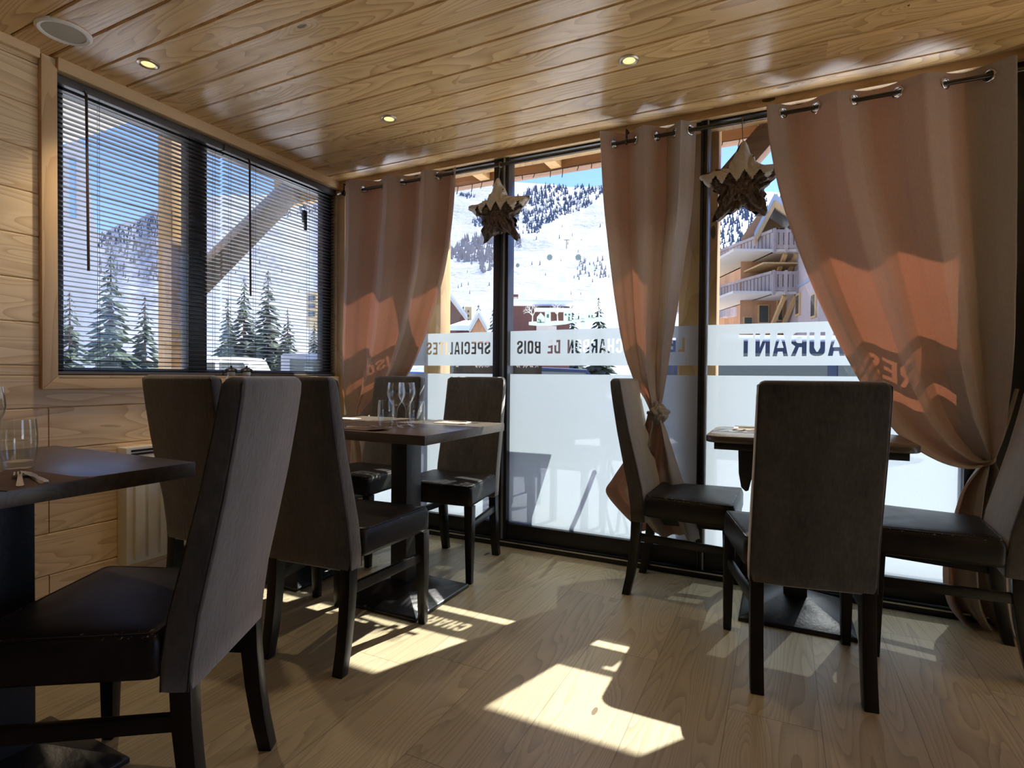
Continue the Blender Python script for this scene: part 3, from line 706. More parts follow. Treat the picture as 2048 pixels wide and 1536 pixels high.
# ------------------------------------------------------------------ chairs
def rrect(cx, cy, w, d, r, z, n=5):
    out = []
    for sx, sy, a0 in ((1, 1, 0), (-1, 1, .5*PI), (-1, -1, PI), (1, -1, 1.5*PI)):
        for q in range(n):
            a = a0+q/(n-1)*PI/2
            out.append(Vector((cx+sx*(w/2-r)+r*math.cos(a), cy+sy*(d/2-r)+r*math.sin(a), z)))
    return out
def make_chair():
    t = thing('dining_chair', 'x', 'chair', group='brown velvet dining chairs')
    # seat cushion, wider in front
    def ring(z, g):
        w0, w1, y0, y1, r = .385/2-g, .452/2-g, -.150+g, .236-g, .02
        cs = [(w1, y1), (-w1, y1), (-w0, y0), (w0, y0)]; out = []
        for i in range(4):
            p = Vector(cs[i]); a = (Vector(cs[i-1])-p).normalized(); b = (Vector(cs[(i+1) % 4])-p).normalized()
            for q in range(6):
                f = q/5; v = p + a*r*(1-f)**2 + b*r*f**2
                out.append(Vector((v.x, v.y, z)))
        return out
    mb = MB()
    zs = [(.372, .012), (.376, .003), (.39, 0), (.445, 0), (.460, .004), (.468, .012), (.4715, .024)]
    rs = [ring(z, g) for z, g in zs]
    for q in (.06, .11, .15): rs.append([p.copy() for p in ring(.4715+q*.035, q)])
    mb.rings(rs); seat = mb.build('seat', m_seat, t, smooth=70)
    MB().tube([p*1.0 for p in ring(.4665, .009)]+[ring(.4665, .009)[0]], .0028, 6).build('seat_piping', m_seat, seat)
    # backrest
    mb = MB(); rs = []
    prof = [(.338, -.205, -.150), (.344, -.2095, -.145), (.40, -.2135, -.146), (.50, -.228, -.160), (.62, -.254, -.190), (.75, -.281, -.222), (.87, -.302, -.247), (.95, -.314, -.262), (.977, -.316, -.267), (.988, -.312, -.271), (.993, -.304, -.279)]
    for i, (z, yb, yf) in enumerate(prof):
        g = {0: .010, 1: .002, 8: .003, 9: .010, 10: .02}.get(i, 0)
        w = .366 - .010*(z-.34)/.64 - 2*g
        zo = 0
        rs.append(rrect(0, (yb+yf)/2, w, yf-yb, min(.012, (yf-yb)*.4), z))
    mb.rings(rs); bk = mb.build('backrest', m_velvet, t, smooth=70)
    for yk in (0, 1):
        pts = []
        for sx in (1, -1):
            seq = [p for p in prof[1:9]]
            if sx < 0: seq = seq[::-1]
            for z, yb, yf in seq:
                w = .366-.010*(z-.34)/.64
                pts.append(Vector((sx*(w/2-.0035), (yb+.0045) if yk == 0 else (yf-.0045), z)))
            if sx > 0: pts += [Vector((.162, pts[-1].y+(.004 if yk == 0 else -.006), .987)), Vector((-.162, pts[-1].y+(.004 if yk == 0 else -.006), .987))]
        MB().tube(pts, .0022, 6).build('piping', m_pipe, bk)
    # legs
    for sx in (1, -1):
        MB().rings([[Vector((sx*x0+dx*w_, y0+dy*w_, z)) for dx, dy in ((-.5, -.5), (.5, -.5), (.5, .5), (-.5, .5))] for x0, y0, z, w_ in ((.2085, .213, 0, .029), (.2075, .211, .2, .037), (.2045, .208, .374, .043))]).build('leg', m_leg, t, bevel=.003)
    for sx in (1, -1):
        st = [(.158, -.232, 0, .034), (.158, -.214, .08, .037), (.158, -.200, .17, .040), (.158, -.190, .27, .043), (.158, -.186, .375, .045)]
        MB().rings([[Vector((sx*x0+dx*.040, y0+dy*w_, z)) for dx, dy in ((-.5, -.5), (.5, -.5), (.5, .5), (-.5, .5))] for x0, y0, z, w_ in st]).build('leg', m_leg, t, bevel=.003)
    for sx in (1, -1):
        MB().bar((sx*.160, -.196, .272), (sx*.2055, .198, .272), .019, .034).build('stretcher', m_leg, t, bevel=.002)
    return t
chair = make_chair()
CH = [(-1.353, .776, 118.3, 'nearest brown velvet chair at the left, its pale grained back catching window light'),
      (-1.477, 1.595, 4.4, 'brown velvet chair with dark back on the near side of the table set with glasses'),
      (-2.045, 1.588, 6, 'brown velvet chair before the white heater and pine wall, back to viewer'),
      (-2.118, 2.441, 178.8, 'brown velvet chair against the corner curtain, behind the wine glasses'),
      (-1.557, 2.467, 184.6, 'brown velvet chair facing the room beside the dark post, seat striped with sunlight'),
      (-.395, 2.655, -90.8, 'brown velvet chair seen side on, in front of the knotted middle curtain'),
      (.061, 2.159, 9.6, 'brown velvet chair with its broad back to the viewer at the right-hand table'),
      (.545, 2.55, 86, 'brown velvet chair cut by the photo edge under the wide right curtain')]
for i, (x, y, a, lb) in enumerate(CH):
    if i == 0: c = chair; c.location = (x, y, 0); c.rotation_euler = (0, 0, math.radians(a)); c['label'] = lb
    else: dup(chair, (x, y, 0), math.radians(a), lb)

# ------------------------------------------------------------------ tables
def table(label, cx, cy, tx, ty, bx=None, by=None, bh=.21):
    t = thing('pedestal_table', label, 'table', (cx, cy, 0), 0, 'square dark dining tables on pyramid feet')
    bx = bx or 0; by = by or 0
    MB().box(-tx/2, tx/2, -ty/2, ty/2, .732, .770).build('table_top', m_table, t, bevel=.0025)
    MB().rings([[Vector((bx+sx*w_[0], by+sy*w_[1], z)) for sx, sy in ((-1, -1), (1, -1), (1, 1), (-1, 1))] for w_, z in (((bh, bh), .0), ((bh, bh), .012), ((bh-.005, bh-.005), .017), ((.05, .062), .085))]).build('base_plate', m_base, t, bevel=.002)
    MB().box(bx-.043, bx+.043, by-.055, by+.055, .08, .715).build('column', m_base, t, bevel=.004)
    MB().box(bx-.16, bx+.16, by-.16, by+.16, .712, .733).build('mounting_plate', m_base, t)
    return t
table('dark square table laid with two wine glasses and two tumblers', -1.52, 2.05, .625, .665, 0, -.03)
table('dark table in the corner half hidden behind two chair backs', -2.172, 2.05, .625, .665, 0, -.04, .19)
table('dark table at the left edge with a tumbler, napkin and cutlery', -1.70, .590, .68, .65, .022, .045, .19)
# right table: thinner rounded top on an inset apron with a drop bracket
t4 = thing('bistro_table', 'dark round-cornered table with apron behind the broad chair back at right', 'table', (.085, 2.535, 0), math.radians(0))
mb = MB(); rs = [rrect(0, 0, .715-2*g, .45-2*g, .05, z, 7) for z, g in ((.742, .003), (.745, 0), (.765, 0), (.770, .004))]
mb.rings(rs); mb.build('table_top', m_table, t4, smooth=50)
MB().box(-.325, .325, -.19, .19, .712, .742).build('apron', m_base, t4, bevel=.002)
pf = [(-.235, .715), (-.232, .62), (-.222, .565), (-.205, .55), (-.195, .555), (-.185, .60), (-.15, .605), (-.14, .715)]
MB().prism([(a, -.182, b) for a, b in pf], (0, .03, 0)).build('drop_bracket', m_base, t4, bevel=.003)
MB().prism([(-a, -.182, b) for a, b in pf], (0, .03, 0)).build('drop_bracket', m_base, t4, bevel=.003)
MB().rings([[Vector((-.02+sx*w_, .105+sy*w_, z)) for sx, sy in ((-1, -1), (1, -1), (1, 1), (-1, 1))] for w_, z in ((.21, .0), (.21, .012), (.205, .017), (.05, .085))]).build('base_plate', m_base, t4, bevel=.002)
MB().box(-.065, .025, .06, .15, .08, .715).build('column', m_base, t4, bevel=.004)

# ------------------------------------------------------------------ tableware
def tumbler(label, x, y, z=.7705):
    t = thing('water_glass', label, 'glass', (x, y, z), 0, 'glass tumblers')
    out = [(.0, 0), (.026, 0), (.0295, .004), (.0345, .03), (.0368, .06), (.0362, .085), (.0338, .116)]
    inn = [(.0324, .116), (.0347, .085), (.0352, .06), (.0328, .033), (.028, .017), (.015, .0145), (.0, .014)]
    MB().lathe(out+inn, (0, 0, 0), 40).build('glass_body', m_tumbler, t, smooth=60)
    return t
def wineglass(label, x, y, z=.7705):
    t = thing('wine_glass', label, 'glass', (x, y, z), 0, 'stemmed wine glasses')
    out = [(0, 0), (.033, 0), (.034, .0015), (.030, .003), (.012, .006), (.0055, .012), (.0042, .03), (.0044, .065), (.0065, .083), (.013, .094), (.026, .112), (.0365, .135), (.0392, .152), (.0375, .172), (.0338, .196)]
    inn = [(.0328, .196), (.0365, .172), (.0382, .152), (.0355, .136), (.025, .1135), (.012, .097), (0, .093)]
    MB().lathe(out+inn, (0, 0, 0), 40).build('glass_body', m_tumbler, t, smooth=60)
    return t
wineglass('left one of the two wine glasses standing close together', *on_z(792, 855, .77)[:2])
wineglass('right one of the two wine glasses standing close together', *on_z(813, 851.5, .77)[:2])
tumbler('tumbler on the left of the paired wine glasses', *on_z(772, 852, .77)[:2])
tumbler('tumbler on the right of the paired wine glasses', *on_z(834, 854, .77)[:2])
tumbler('tumbler beside the knife at the left photo edge', -1.628, .655)
wineglass('wine glass cut off by the left photo edge', -1.598, .580)
m_napb = plain('brown_paper_napkin', (.17, .11, .085), .85, 0, .12, 120, .1)
m_napc = plain('cream_paper_napkin', (.72, .64, .48), .85, 0, .06, 120, .1)
def napkin(label, pts, mat, lift=.012, z=.7708, curl=None):
    """folded napkin: a thin bent sheet of four layers"""
    c = sum((Vector(p) for p in pts), Vector((0, 0)))/4
    n = 10; mb = MB(); top = []; bot = []
    for j in range(n+1):
        for i in range(n+1):
            u, v = i/n, j/n
            p = (Vector(pts[0])*(1-u)+Vector(pts[1])*u)*(1-v)+(Vector(pts[3])*(1-u)+Vector(pts[2])*u)*v
            h = lift*max(0, (u if curl == 'u' else v if curl == 'v' else 0)-.75)*4*.5
            top.append(Vector((p.x, p.y, z+.0022+h))); bot.append(Vector((p.x, p.y, z+h)))
    N = n+1; vs = top+bot; fs = []; o = N*N
    for j in range(n):
        for i in range(n):
            a = j*N+i; fs += [(a, a+1, a+N+1, a+N), (o+a, o+a+N, o+a+N+1, o+a+1)]
    for i in range(n):
        fs += [(i, o+i, o+i+1, i+1), (n*N+i, n*N+i+1, o+n*N+i+1, o+n*N+i), (i*N, (i+1)*N, o+(i+1)*N, o+i*N), (i*N+n, o+i*N+n, o+(i+1)*N+n, (i+1)*N+n)]
    mb.add(vs, fs); return tag(mb.build('paper_napkin', mat, None), label, 'napkin', 'folded napkins')
napkin('brown napkin under the cutlery on the left-edge table', [(-1.60, .50), (-1.285, .50), (-1.30, .655), (-1.60, .645)], m_napb, curl='u')
napkin('napkin with knife and fork at the near edge of the set table', [(-1.72, 1.752), (-1.475, 1.752), (-1.455, 1.835), (-1.735, 1.865)], m_napb, curl='u')
napkin('cream napkin with cutlery at the far right of the set table', [(-1.50, 2.205), (-1.335, 2.215), (-1.36, 2.325), (-1.50, 2.315)], m_napc)
napkin('white napkin on the half hidden corner table', [(-2.10, 2.14), (-1.96, 2.14), (-1.96, 2.22), (-2.10, 2.22)], m_napc)
napkin('pale napkin on the round-cornered table at right', [(-.19, 2.60), (.03, 2.60), (.03, 2.73), (-.19, 2.73)], m_napc, curl='v')
def ori(a, b):
    a = Vector(a); b = Vector(b); d = (b-a).normalized(); s = Vector((-d.y, d.x, 0)); up = d.cross(s) if False else Vector((0, 0, 1))
    return a, b, d, s
def knife(label, x, y, ang, z):
    k = thing('table_knife', label, 'knife', (x, y, z), ang, 'table knives')
    MB().rings([[Vector((px, dy*w_, .0035+dz*h_)) for dy, dz in ((-1, -.4), (-.6, .8), (.6, .8), (1, -.4))] for px, w_, h_ in ((0, .005, .003), (.004, .0085, .0045), (.05, .008, .0045), (.095, .0065, .004), (.10, .005, .003))]).build('handle', m_chrome, k, smooth=50)
    MB().prism([(.098, -.004, .0032), (.115, -.0085, .0032), (.17, -.0085, .0032), (.205, .002, .0032), (.20, .006, .0032), (.098, .005, .0032)], (0, 0, .0014)).build('blade', m_chrome, k)
    return k
def fork(label, x, y, ang, z):
    k = thing('table_fork', label, 'fork', (x, y, z), ang, 'table forks')
    MB().rings([[Vector((px, dy*w_, zz+dz*.0018)) for dy, dz in ((-1, -1), (1, -1), (1, 1), (-1, 1))] for px, w_, zz in ((0, .003, .0025), (.006, .0062, .003), (.04, .0052, .004), (.08, .0038, .007), (.12, .0036, .009), (.132, .009, .006), (.150, .012, .003))]).build('handle', m_chrome, k, smooth=50)
    mb = MB()
    for q in (-1.5, -.5, .5, 1.5): mb.bar((.149, q*.0062, .0035), (.195, q*.0058, .0055), .003, .0022)
    mb.build('tines', m_chrome, k)
    return k
ZN = .7735
knife('steel knife lying on the brown napkin at the left edge', -1.325, .578, math.radians(168), ZN)
fork('steel fork nearest the viewer on the brown napkin', -1.325, .535, math.radians(158), ZN)
knife('knife on the napkin at the near edge of the set table', -1.665, 1.795, math.radians(12), ZN)
fork('fork on the napkin at the near edge of the set table', -1.695, 1.815, math.radians(14), ZN)
knife('knife on the cream napkin of the set table', -1.36, 2.285, math.radians(190), ZN)
fork('fork on the cream napkin of the set table', -1.37, 2.255, math.radians(186), ZN)
knife('knife on the pale napkin of the round-cornered table', -.17, 2.655, math.radians(8), ZN)
# salt and pepper shakers on the window sill
m_salt = plain('white_salt', (.8, .77, .72), .6); m_pep = plain('peppercorns', (.10, .065, .045), .8, 0, .5, 400)
def shaker(label, x, y, fill):
    s = thing('spice_mill', label, 'pepper mill', (x, y, .7705), 0, 'tall glass salt and pepper mills')
    MB().lathe([(0, 0), (.026, 0), (.028, .01), (.0255, .10), (.024, .17), (.0265, .20), (.017, .218), (.0155, .232), (.0140, .232), (.0155, .218), (.0245, .198), (.0225, .17), (.024, .10), (.026, .012), (0, .010)], (0, 0, 0), 28).build('glass_jar', m_tumbler, s)
    MB().lathe([(0, .012), (.0235, .013), (.0222, .10), (.021, .165), (.0, .175)], (0, 0, 0), 20).build('filling', fill, s)
    MB().lathe([(.0150, .222), (.0175, .224), (.0175, .238), (.0150, .240)], (0, 0, 0), 24).build('collar', m_white, s)
    MB().lathe([(0, .238), (.026, .238), (.030, .243), (.024, .252), (.006, .258), (.004, .268), (0, .269)], (0, 0, 0), 24).build('cap', m_black, s)
shaker('left of two glass mills with black caps peeking over the chair backs, pale filling', -2.411, 1.803, m_salt)
shaker('right of two glass mills with black caps peeking over the chair backs, dark filling', -2.345, 1.838, m_pep)

# ------------------------------------------------------------------ radiator, ceiling lights, speaker
r = thing('electric_heater', 'cream ribbed electric heater on the pine wall under the window', 'heater', (XL, 1.47, 0))
MB().box(.0, .075, 0, .62, .115, .655).build('body', m_white, r, bevel=.006)
fl = MB()
for i in range(10): fl.box(.07, .093, .03+i*.057, .03+i*.057+.040, .135, .60)
fl.build('fluted_front', m_white, r, bevel=.003)
gr = MB(); gr.box(.0752, .0765, .02, .60, .618, .628).box(.0752, .0765, .02, .60, .634, .644); gr.build('vent_slot', m_black, r, smooth=0)
m_bulb = NT('warm_lamp'); m_bulb = m_bulb.done(m_bulb.n('ShaderNodeEmission', {'Color': (1, .74, .30), 'Strength': .45}).outputs[0])
m_brass = plain('satin_nickel_rim', (.55, .48, .36), .3, .9)
def downlight(label, x, y, power=4):
    d = thing('ceiling_spotlight', label, 'ceiling light', (x, y, ZC), 0, 'recessed ceiling spots')
    MB().lathe([(.026, .004), (.026, -.004), (.034, -.007), (.041, -.004), (.042, .003)], (0, 0, 0), 32).build('rim', m_brass, d)
    MB().lathe([(0, -.001), (.0262, -.001), (.0262, .003), (0, .003)], (0, 0, 0), 24).build('lamp', m_bulb, d)
    l = bpy.data.lights.new('spot', 'SPOT'); l.energy = power; l.color = (1, .8, .55); l.spot_size = math.radians(100); l.spot_blend = .7; l.shadow_soft_size = .03
    o = bpy.data.objects.new('spot_lamp', l); COL.objects.link(o); o.parent = d; o.location = (0, 0, -.012)
downlight('ceiling spot near the left window, closest to the round speaker', -2.438, 1.429, 9)
downlight('ceiling spot in the middle of the three, above the corner curtain', -1.826, 2.265)
downlight('ceiling spot over the middle of the room, at the right', -.586, 2.273)
sp = thing('ceiling_speaker', 'round cream speaker set in the ceiling over the left wall', 'speaker', (-2.507, 1.155, ZC))
MB().lathe([(.070, .004), (.070, -.006), (.080, -.009), (.089, -.004), (.090, .003)], (0, 0, 0), 48).build('rim', m_white, sp)
MB().lathe([(0, -.004), (.0705, -.003), (.0705, .004), (0, .004)], (0, 0, 0), 40).build('grille', plain('grey_mesh', (.50, .48, .40), .7, 0, .5, 900), sp)
#@@OUT
# ================================================================== OUTSIDE
RH = Vector((math.cos(YAW), math.sin(YAW), 0)); FH = Vector((-math.sin(YAW), math.cos(YAW), 0))
def FR(D, lat=0., z=0., turn=0.):
    """frame standing D metres out along the view, x to the right, y away, z up"""
    m = Matrix((RH, FH, Vector((0, 0, 1)))).transposed().to_4x4(); m.translation = RH*lat + FH*D + Vector((0, 0, z))
    return m @ Matrix.Rotation(turn, 4, 'Z')
def RAD(px, D):
    v = RH*((px-1024)/F_PX)+FH; return v.normalized()
def LAT(px, D): return (px-1024)/F_PX*D
def ZZ(px, py, D): return at(px, py, D).z
GZ = -.35
m_deck = plain('trodden_snow_terrace', (.90, .91, .92), .8, 0, .03, 4, .2)
mb = MB(); mb.box(-9, 12, YG+.10, 7.5, -.3, -.05); struct('terrace', mb, m_deck)
# snowy ground rising into the mountain: one terrain over azimuth and distance
RIDGE = [(-1500, 470), (-400, 500), (100, 480), (200, 468), (260, 446), (330, 415), (450, 392), (560, 392), (620, 400), (690, 372), (905, 362), (1000, 361), (1090, 365), (1140, 371), (1200, 369), (1300, 378), (1450, 372), (1600, 380), (2100, 400), (3600, 420)]
def ridge(px):
    for (a, ya), (b, yb) in zip(RIDGE[:-1], RIDGE[1:]):
        if px <= b:
            t = max(0, (px-a)/(b-a)); t = t*t*(3-2*t); return ya+(yb-ya)*t
    return RIDGE[-1][1]
R0, R1 = 42., 950.
def hgt(r, az):
    """terrain height at horizontal distance r and azimuth az measured from the view axis"""
    px = 1024+F_PX*math.tan(max(-1.25, min(1.25, az)))
    el = (748-ridge(px))/F_PX*math.cos(max(-1.25, min(1.25, az)))
    if r < R0: return GZ
    t = min(1, (r-R0)/(R1-R0)); z1 = 1+el*R1
    x, y = r*math.sin(az), r*math.cos(az)
    n = noise.noise(Vector((x*.006, y*.006, 3)))*14 + noise.noise(Vector((x*.02, y*.02, 7)))*4.5 + noise.noise(Vector((x*.07, y*.07, 1)))*1.1
    h = GZ + z1*(.24*t+.76*t**1.45) + n*min(1, t*2.2)*(1-t**3)
    if r > R1: h -= (r-R1)*.35
    return h
def tpoint(r, az): 
    p = RH*(r*math.sin(az)) + FH*(r*math.cos(az)); return Vector((p.x, p.y, hgt(r, az)))
NA_, NR_ = 300, 130; vs = []; fs = []
A0, A1 = -1.32, 1.15
rads = [R0*.98*((R1*1.3/(R0*.98))**(j/(NR_-1))) for j in range(NR_)]
for rr in rads:
    for i in range(NA_): vs.append(tpoint(rr, A0+(A1-A0)*i/(NA_-1)))
for j in range(NR_-1):
    for i in range(NA_-1):
        a = j*NA_+i; fs.append((a, a+1, a+NA_+1, a+NA_))
mb = MB(); mb.add(vs, fs); struct('mountain', mb, m_mtn, smooth=80)
mb = MB(); mb.box(-70, 70, 7.0, 60, GZ-.3, GZ).box(-70, XL-.4, -40, 7.0, GZ-.3, GZ).box(XR+.5, 70, -40, 7.0, GZ-.3, GZ).box(-70, 70, -70, -4.8, GZ-.3, GZ); struct('ground', mb, m_snow, smooth=0)
def hit(px, py):
    d = ray(px, py); az = math.atan2(d.dot(RH), d.dot(FH)); sl = d.z/math.hypot(d.dot(RH), d.dot(FH))
    r = R0
    while r < R1*1.01:
        if hgt(r, az) >= 1+sl*r: return r, az
        r *= 1.006
    return None
# ---------------------------------------------------------------- porch roof over the terrace
YB_ = 3.57
mb = MB(); mb.box(-3.45, 6.5, YG+.12, 3.66, 2.52, 2.56)
pr = struct('porch_roof', mb, m_osb, smooth=0)
MB().box(-3.5, 6.5, YG+.0, 3.66, 2.56, 2.60).build('roof_deck', m_snowp, pr, smooth=0)
MB().box(-3.4, 6.5, YB_, YB_+.09, 2.43, 2.52).build('front_beam', m_out_beam, pr, bevel=.005)
for x in (-2.72, -1.98, -1.42, -.86, -.10, .46, 1.02, 1.6):
    MB().box(x-.04, x+.04, YG+.1, YB_-.005, 2.44, 2.52).build('rafter', m_out_pine, pr, bevel=.004)
MB().box(-3.5, 6.5, YG+.08, YG+.13, 2.27, 2.52).build('wall_plate', m_out_pine, pr)
def post(x0, x1, y0, y1, z1=2.43): MB().box(x0, x1, y0, y1, -.05, z1).build('porch_post', m_out_pine, pr, bevel=.006)
post(-.497, -.305, 3.02, 3.15, 2.52); post(-2.135, -2.005, 3.02, 3.14, 2.52); post(1.25, 1.42, 3.02, 3.15, 2.52)
MB().bar(on_y(1436, 385, 3.085), on_y(1592, 205, 3.085), .115, .10, (0, -1, 0)).build('knee_brace', m_out_beam, pr, bevel=.005)
MB().bar((-3.3, 2.10, 1.42), (-3.3, 3.08, 2.50), .13, .125, (1, 0, 0)).build('knee_brace', plain('shaded_grey_timber', (.42, .39, .35), .8, 0, .2, 12), pr, bevel=.005)  # grey of the shaded brace is put into its colour
post(-3.37, -3.24, 2.03, 2.165, 2.52)
MB().box(-3.37, -3.24, 1.6, 3.9, 2.46, 2.56).build('side_beam', m_out_beam, pr)
m_soff = plain('pale_board_soffit', (.56, .53, .48), .75, 0, .12, 6)
MB().box(-7.5, XL-.17, -3, 1.87, 2.43, 2.50).build('side_soffit', m_soff, pr)
m_plas = plain('grey_plaster', (.55, .53, .50), .9, 0, .06, 3)
# icicle light string along the beam
t = thing('icicle_light_string', 'string of little icicle lights hooked along the porch beam outside', 'string lights')
mb = MB(); mb.tube([(-2.3+.1*i, YB_-.008, 2.432-.006*math.sin(i)) for i in range(40)], .0025, 5); mb.build('cable', m_black, t)
ic = MB()
for i in range(38):
    x = -2.3+i*.103+rnd.uniform(-.02, .02); l = rnd.choice((.03, .045, .06)); b = rnd.uniform(-.014, .014)
    ic.tube([(x, YB_-.008, 2.43), (x+b*.3, YB_-.008, 2.43-l*.5), (x+b, YB_-.008, 2.43-l)], .0032, 5)
ic.build('lamp_drops', m_black, t)

# ---------------------------------------------------------------- trees
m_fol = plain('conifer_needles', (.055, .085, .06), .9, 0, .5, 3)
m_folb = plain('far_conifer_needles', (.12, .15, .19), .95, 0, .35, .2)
m_larch = plain('bare_larch', (.42, .36, .31), .95, 0, .3, .2)
m_trunk = plain('trunk_bark', (.10, .07, .05), .9)
def conifer_mesh(mb, base, h, w, tiers, n, r):
    base = Vector(base)
    for k in range(tiers):
        f = k/tiers; z0 = h*(.06+.90*f); rr = w*(1-f)**.85*(.85+.3*r.random()); z1 = z0+h*(1.25/tiers)+.02*h
        ring = []
        for i in range(n):
            a = 2*PI*i/n+r.random()*.35; q = rr*(1 if i % 2 == 0 else .55)*(.75+.5*r.random())
            ring.append(base+Vector((math.cos(a)*q, math.sin(a)*q, z0-.12*q*(1 if i % 2 == 0 else 0)+r.random()*.02*h)))
        top = base+Vector((0, 0, min(z1, h)))
        o = len(mb.v); mb.v += [tuple(p) for p in ring]+[tuple(top)]
        mb.f += [(o+i, o+(i+1) % n, o+n) for i in range(n)]
def tree_proto(name, label, h, w, tiers, n, seed):
    t = thing(name, label, 'tree'); r = random.Random(seed)
    mb = MB()
    # drooping sprays: many small needles clumps around a central stem
    for k in range(tiers):
        f = k/tiers; z = h*(.07+.9*f); R_ = w*(1-f)**.9+.05*w
        m_ = max(5, int(n*(1-f)+4))
        for i in range(m_):
            a = r.random()*2*PI; L = R_*(.65+.45*r.random()); dr = .16+.14*r.random()
            p0 = Vector((0, 0, z+.03*h)); p1 = Vector((math.cos(a)*L, math.sin(a)*L, z-dr*L))
            sd = Vector((-math.sin(a), math.cos(a), 0))*L*.24; up = Vector((0, 0, .06*L))
            mid = p0.lerp(p1, .62)
            mb.add([p0, mid+sd, p1, mid-sd, mid+up*1.6, mid-up*2], [(0, 1, 4), (1, 2, 4), (2, 3, 4), (3, 0, 4), (0, 5, 1), (1, 5, 2), (2, 5, 3), (3, 5, 0)])
    mb.build('foliage', m_fol, t, smooth=0)
    MB().tube([(0, 0, -.3), (0, 0, h*.5), (0, 0, h*.98)], [w*.07, w*.045, .01], 7).build('trunk', m_trunk, t)
    return t
def ground_z(lat, D):
    return hgt(math.hypot(lat, D), math.atan2(lat, D))
T = tree_proto('conifer', 'big dark conifer seen through the left half of the blinds', 9.0, 1.9, 26, 15, 11)
def put(i, px, D, top_py, label):
    lat = LAT(px, D); p = RH*lat+FH*D; z = ground_z(lat, D); h = ZZ(px, top_py, D)-z
    if i == 0: T.location = (p.x, p.y, z); T.scale = (h/9,)*3; T.rotation_euler.z = px
    else: dup(T, (p.x, p.y, z), px, label, 'conifers around the restaurant', h/9)
T['group'] = 'conifers around the restaurant'
for i, (px, D, ty, lb) in enumerate([
    (222, 13, 500, ''), (140, 11.5, 575, 'conifer at the far left behind the hanging blind wand'), (290, 15, 585, 'conifer just left of the timber post in the blind window'),
    (488, 31, 548, 'slim conifer near the second blind wand'), (536, 27, 533, 'pointed conifer right of the second blind wand'), (455, 36, 590, 'conifer low beside the dark mullion of the left window'),
    (575, 25.5, 612, 'conifer in front of the ochre block in the left window'), (628, 34, 640, 'small conifer near the right edge of the left window'),
    (956, 36, 603, 'conifer behind the small gable, left of the dark window post'), (985, 28, 613, 'conifer half hidden by the dark window post'), (926, 41, 606, 'conifer beside the small yellow tower'),
    (1196, 44, 588, 'thin conifer right of the village sticker'), (1142, 52, 604, 'little conifer at the end of the dark brown building')]):
    put(i, px, D, ty, lb)
# distant forests on the mountain: thousands of merged crowns nobody could count
def inside(p, poly):
    c = False; n = len(poly)
    for i in range(n):
        (x0, y0), (x1, y1) = poly[i], poly[i-1]
        if (y0 > p[1]) != (y1 > p[1]) and p[0] < (x1-x0)*(p[1]-y0)/(y1-y0)+x0: c = not c
    return c
def forest(name, label, mat, patches, seed, slim=.22):
    r = random.Random(seed); mb = MB()
    for poly, n, hp in patches:
        x0, x1 = min(p[0] for p in poly), max(p[0] for p in poly); y0, y1 = min(p[1] for p in poly), max(p[1] for p in poly); k = 0
        while k < n:
            p = (r.uniform(x0, x1), r.uniform(y0, y1)); k += 1
            if not inside(p, poly): continue
            if noise.noise(Vector((p[0]*.06, p[1]*.09, seed))) < -.22: continue
            q = hit(*p)
            if not q: continue
            b = tpoint(*q); h = hp*q[0]/F_PX*r.uniform(.7, 1.35)
            conifer_mesh(mb, b-Vector((0, 0, h*.1)), h, h*slim, 2, 6, r)
    return tag(mb.build(name, mat, None, smooth=0), label, 'forest', None, 'stuff')
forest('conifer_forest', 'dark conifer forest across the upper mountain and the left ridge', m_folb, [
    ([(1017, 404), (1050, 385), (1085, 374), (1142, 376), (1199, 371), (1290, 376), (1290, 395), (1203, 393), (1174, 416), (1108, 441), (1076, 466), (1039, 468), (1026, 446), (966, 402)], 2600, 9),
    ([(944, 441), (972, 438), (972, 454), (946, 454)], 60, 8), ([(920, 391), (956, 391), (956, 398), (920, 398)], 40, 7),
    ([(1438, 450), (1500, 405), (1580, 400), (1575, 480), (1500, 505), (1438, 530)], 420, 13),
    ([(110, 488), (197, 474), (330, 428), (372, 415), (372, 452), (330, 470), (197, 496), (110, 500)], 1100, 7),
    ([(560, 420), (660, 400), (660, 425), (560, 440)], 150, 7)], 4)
forest('larch_wood', 'pale leafless larch wood on the lower mountain left of the post', m_larch, [
    ([(898, 520), (903, 503), (937, 473), (989, 478), (1012, 490), (992, 537), (967, 548), (955, 532)], 900, 13),
    ([(1150, 522), (1216, 520), (1214, 556), (1155, 560)], 60, 12), ([(110, 500), (330, 470), (372, 520), (372, 560), (110, 570)], 260, 11), ([(1018, 490), (1040, 470), (1045, 500)], 60, 10)], 9, .2)
# lone trees dotted over the ski slope, each its own thing
st = thing('slope_tree', 'small lone tree dotted on the snowy ski slope', 'tree', group='lone trees on the ski slope')
mb = MB(); conifer_mesh(mb, (0, 0, 0), 4.0, .8, 4, 8, random.Random(3)); mb.build('foliage', m_folb, st, smooth=0)
r = random.Random(12); n = 0; first = True
while n < 46:
    px, py = r.choice(((r.uniform(895, 1000), r.uniform(540, 600)), (r.uniform(1015, 1225), r.uniform(530, 600)), (r.uniform(1060, 1215), r.uniform(450, 540)), (r.uniform(430, 640), r.uniform(470, 600))))
    q = hit(px, py)
    n += 1
    if not q: continue
    b = tpoint(*q); s = r.uniform(5, 10)*q[0]/F_PX/4
    if first: st.location = b; st.scale = (s,)*3; first = False
    else: dup(st, b, r.uniform(0, 6), None, None, s)
q = hit(1133, 498); b = tpoint(*q); h = 18*q[0]/F_PX
t = thing('lift_pylon', 'ski lift pylon standing on the bare slope', 'pylon', b)
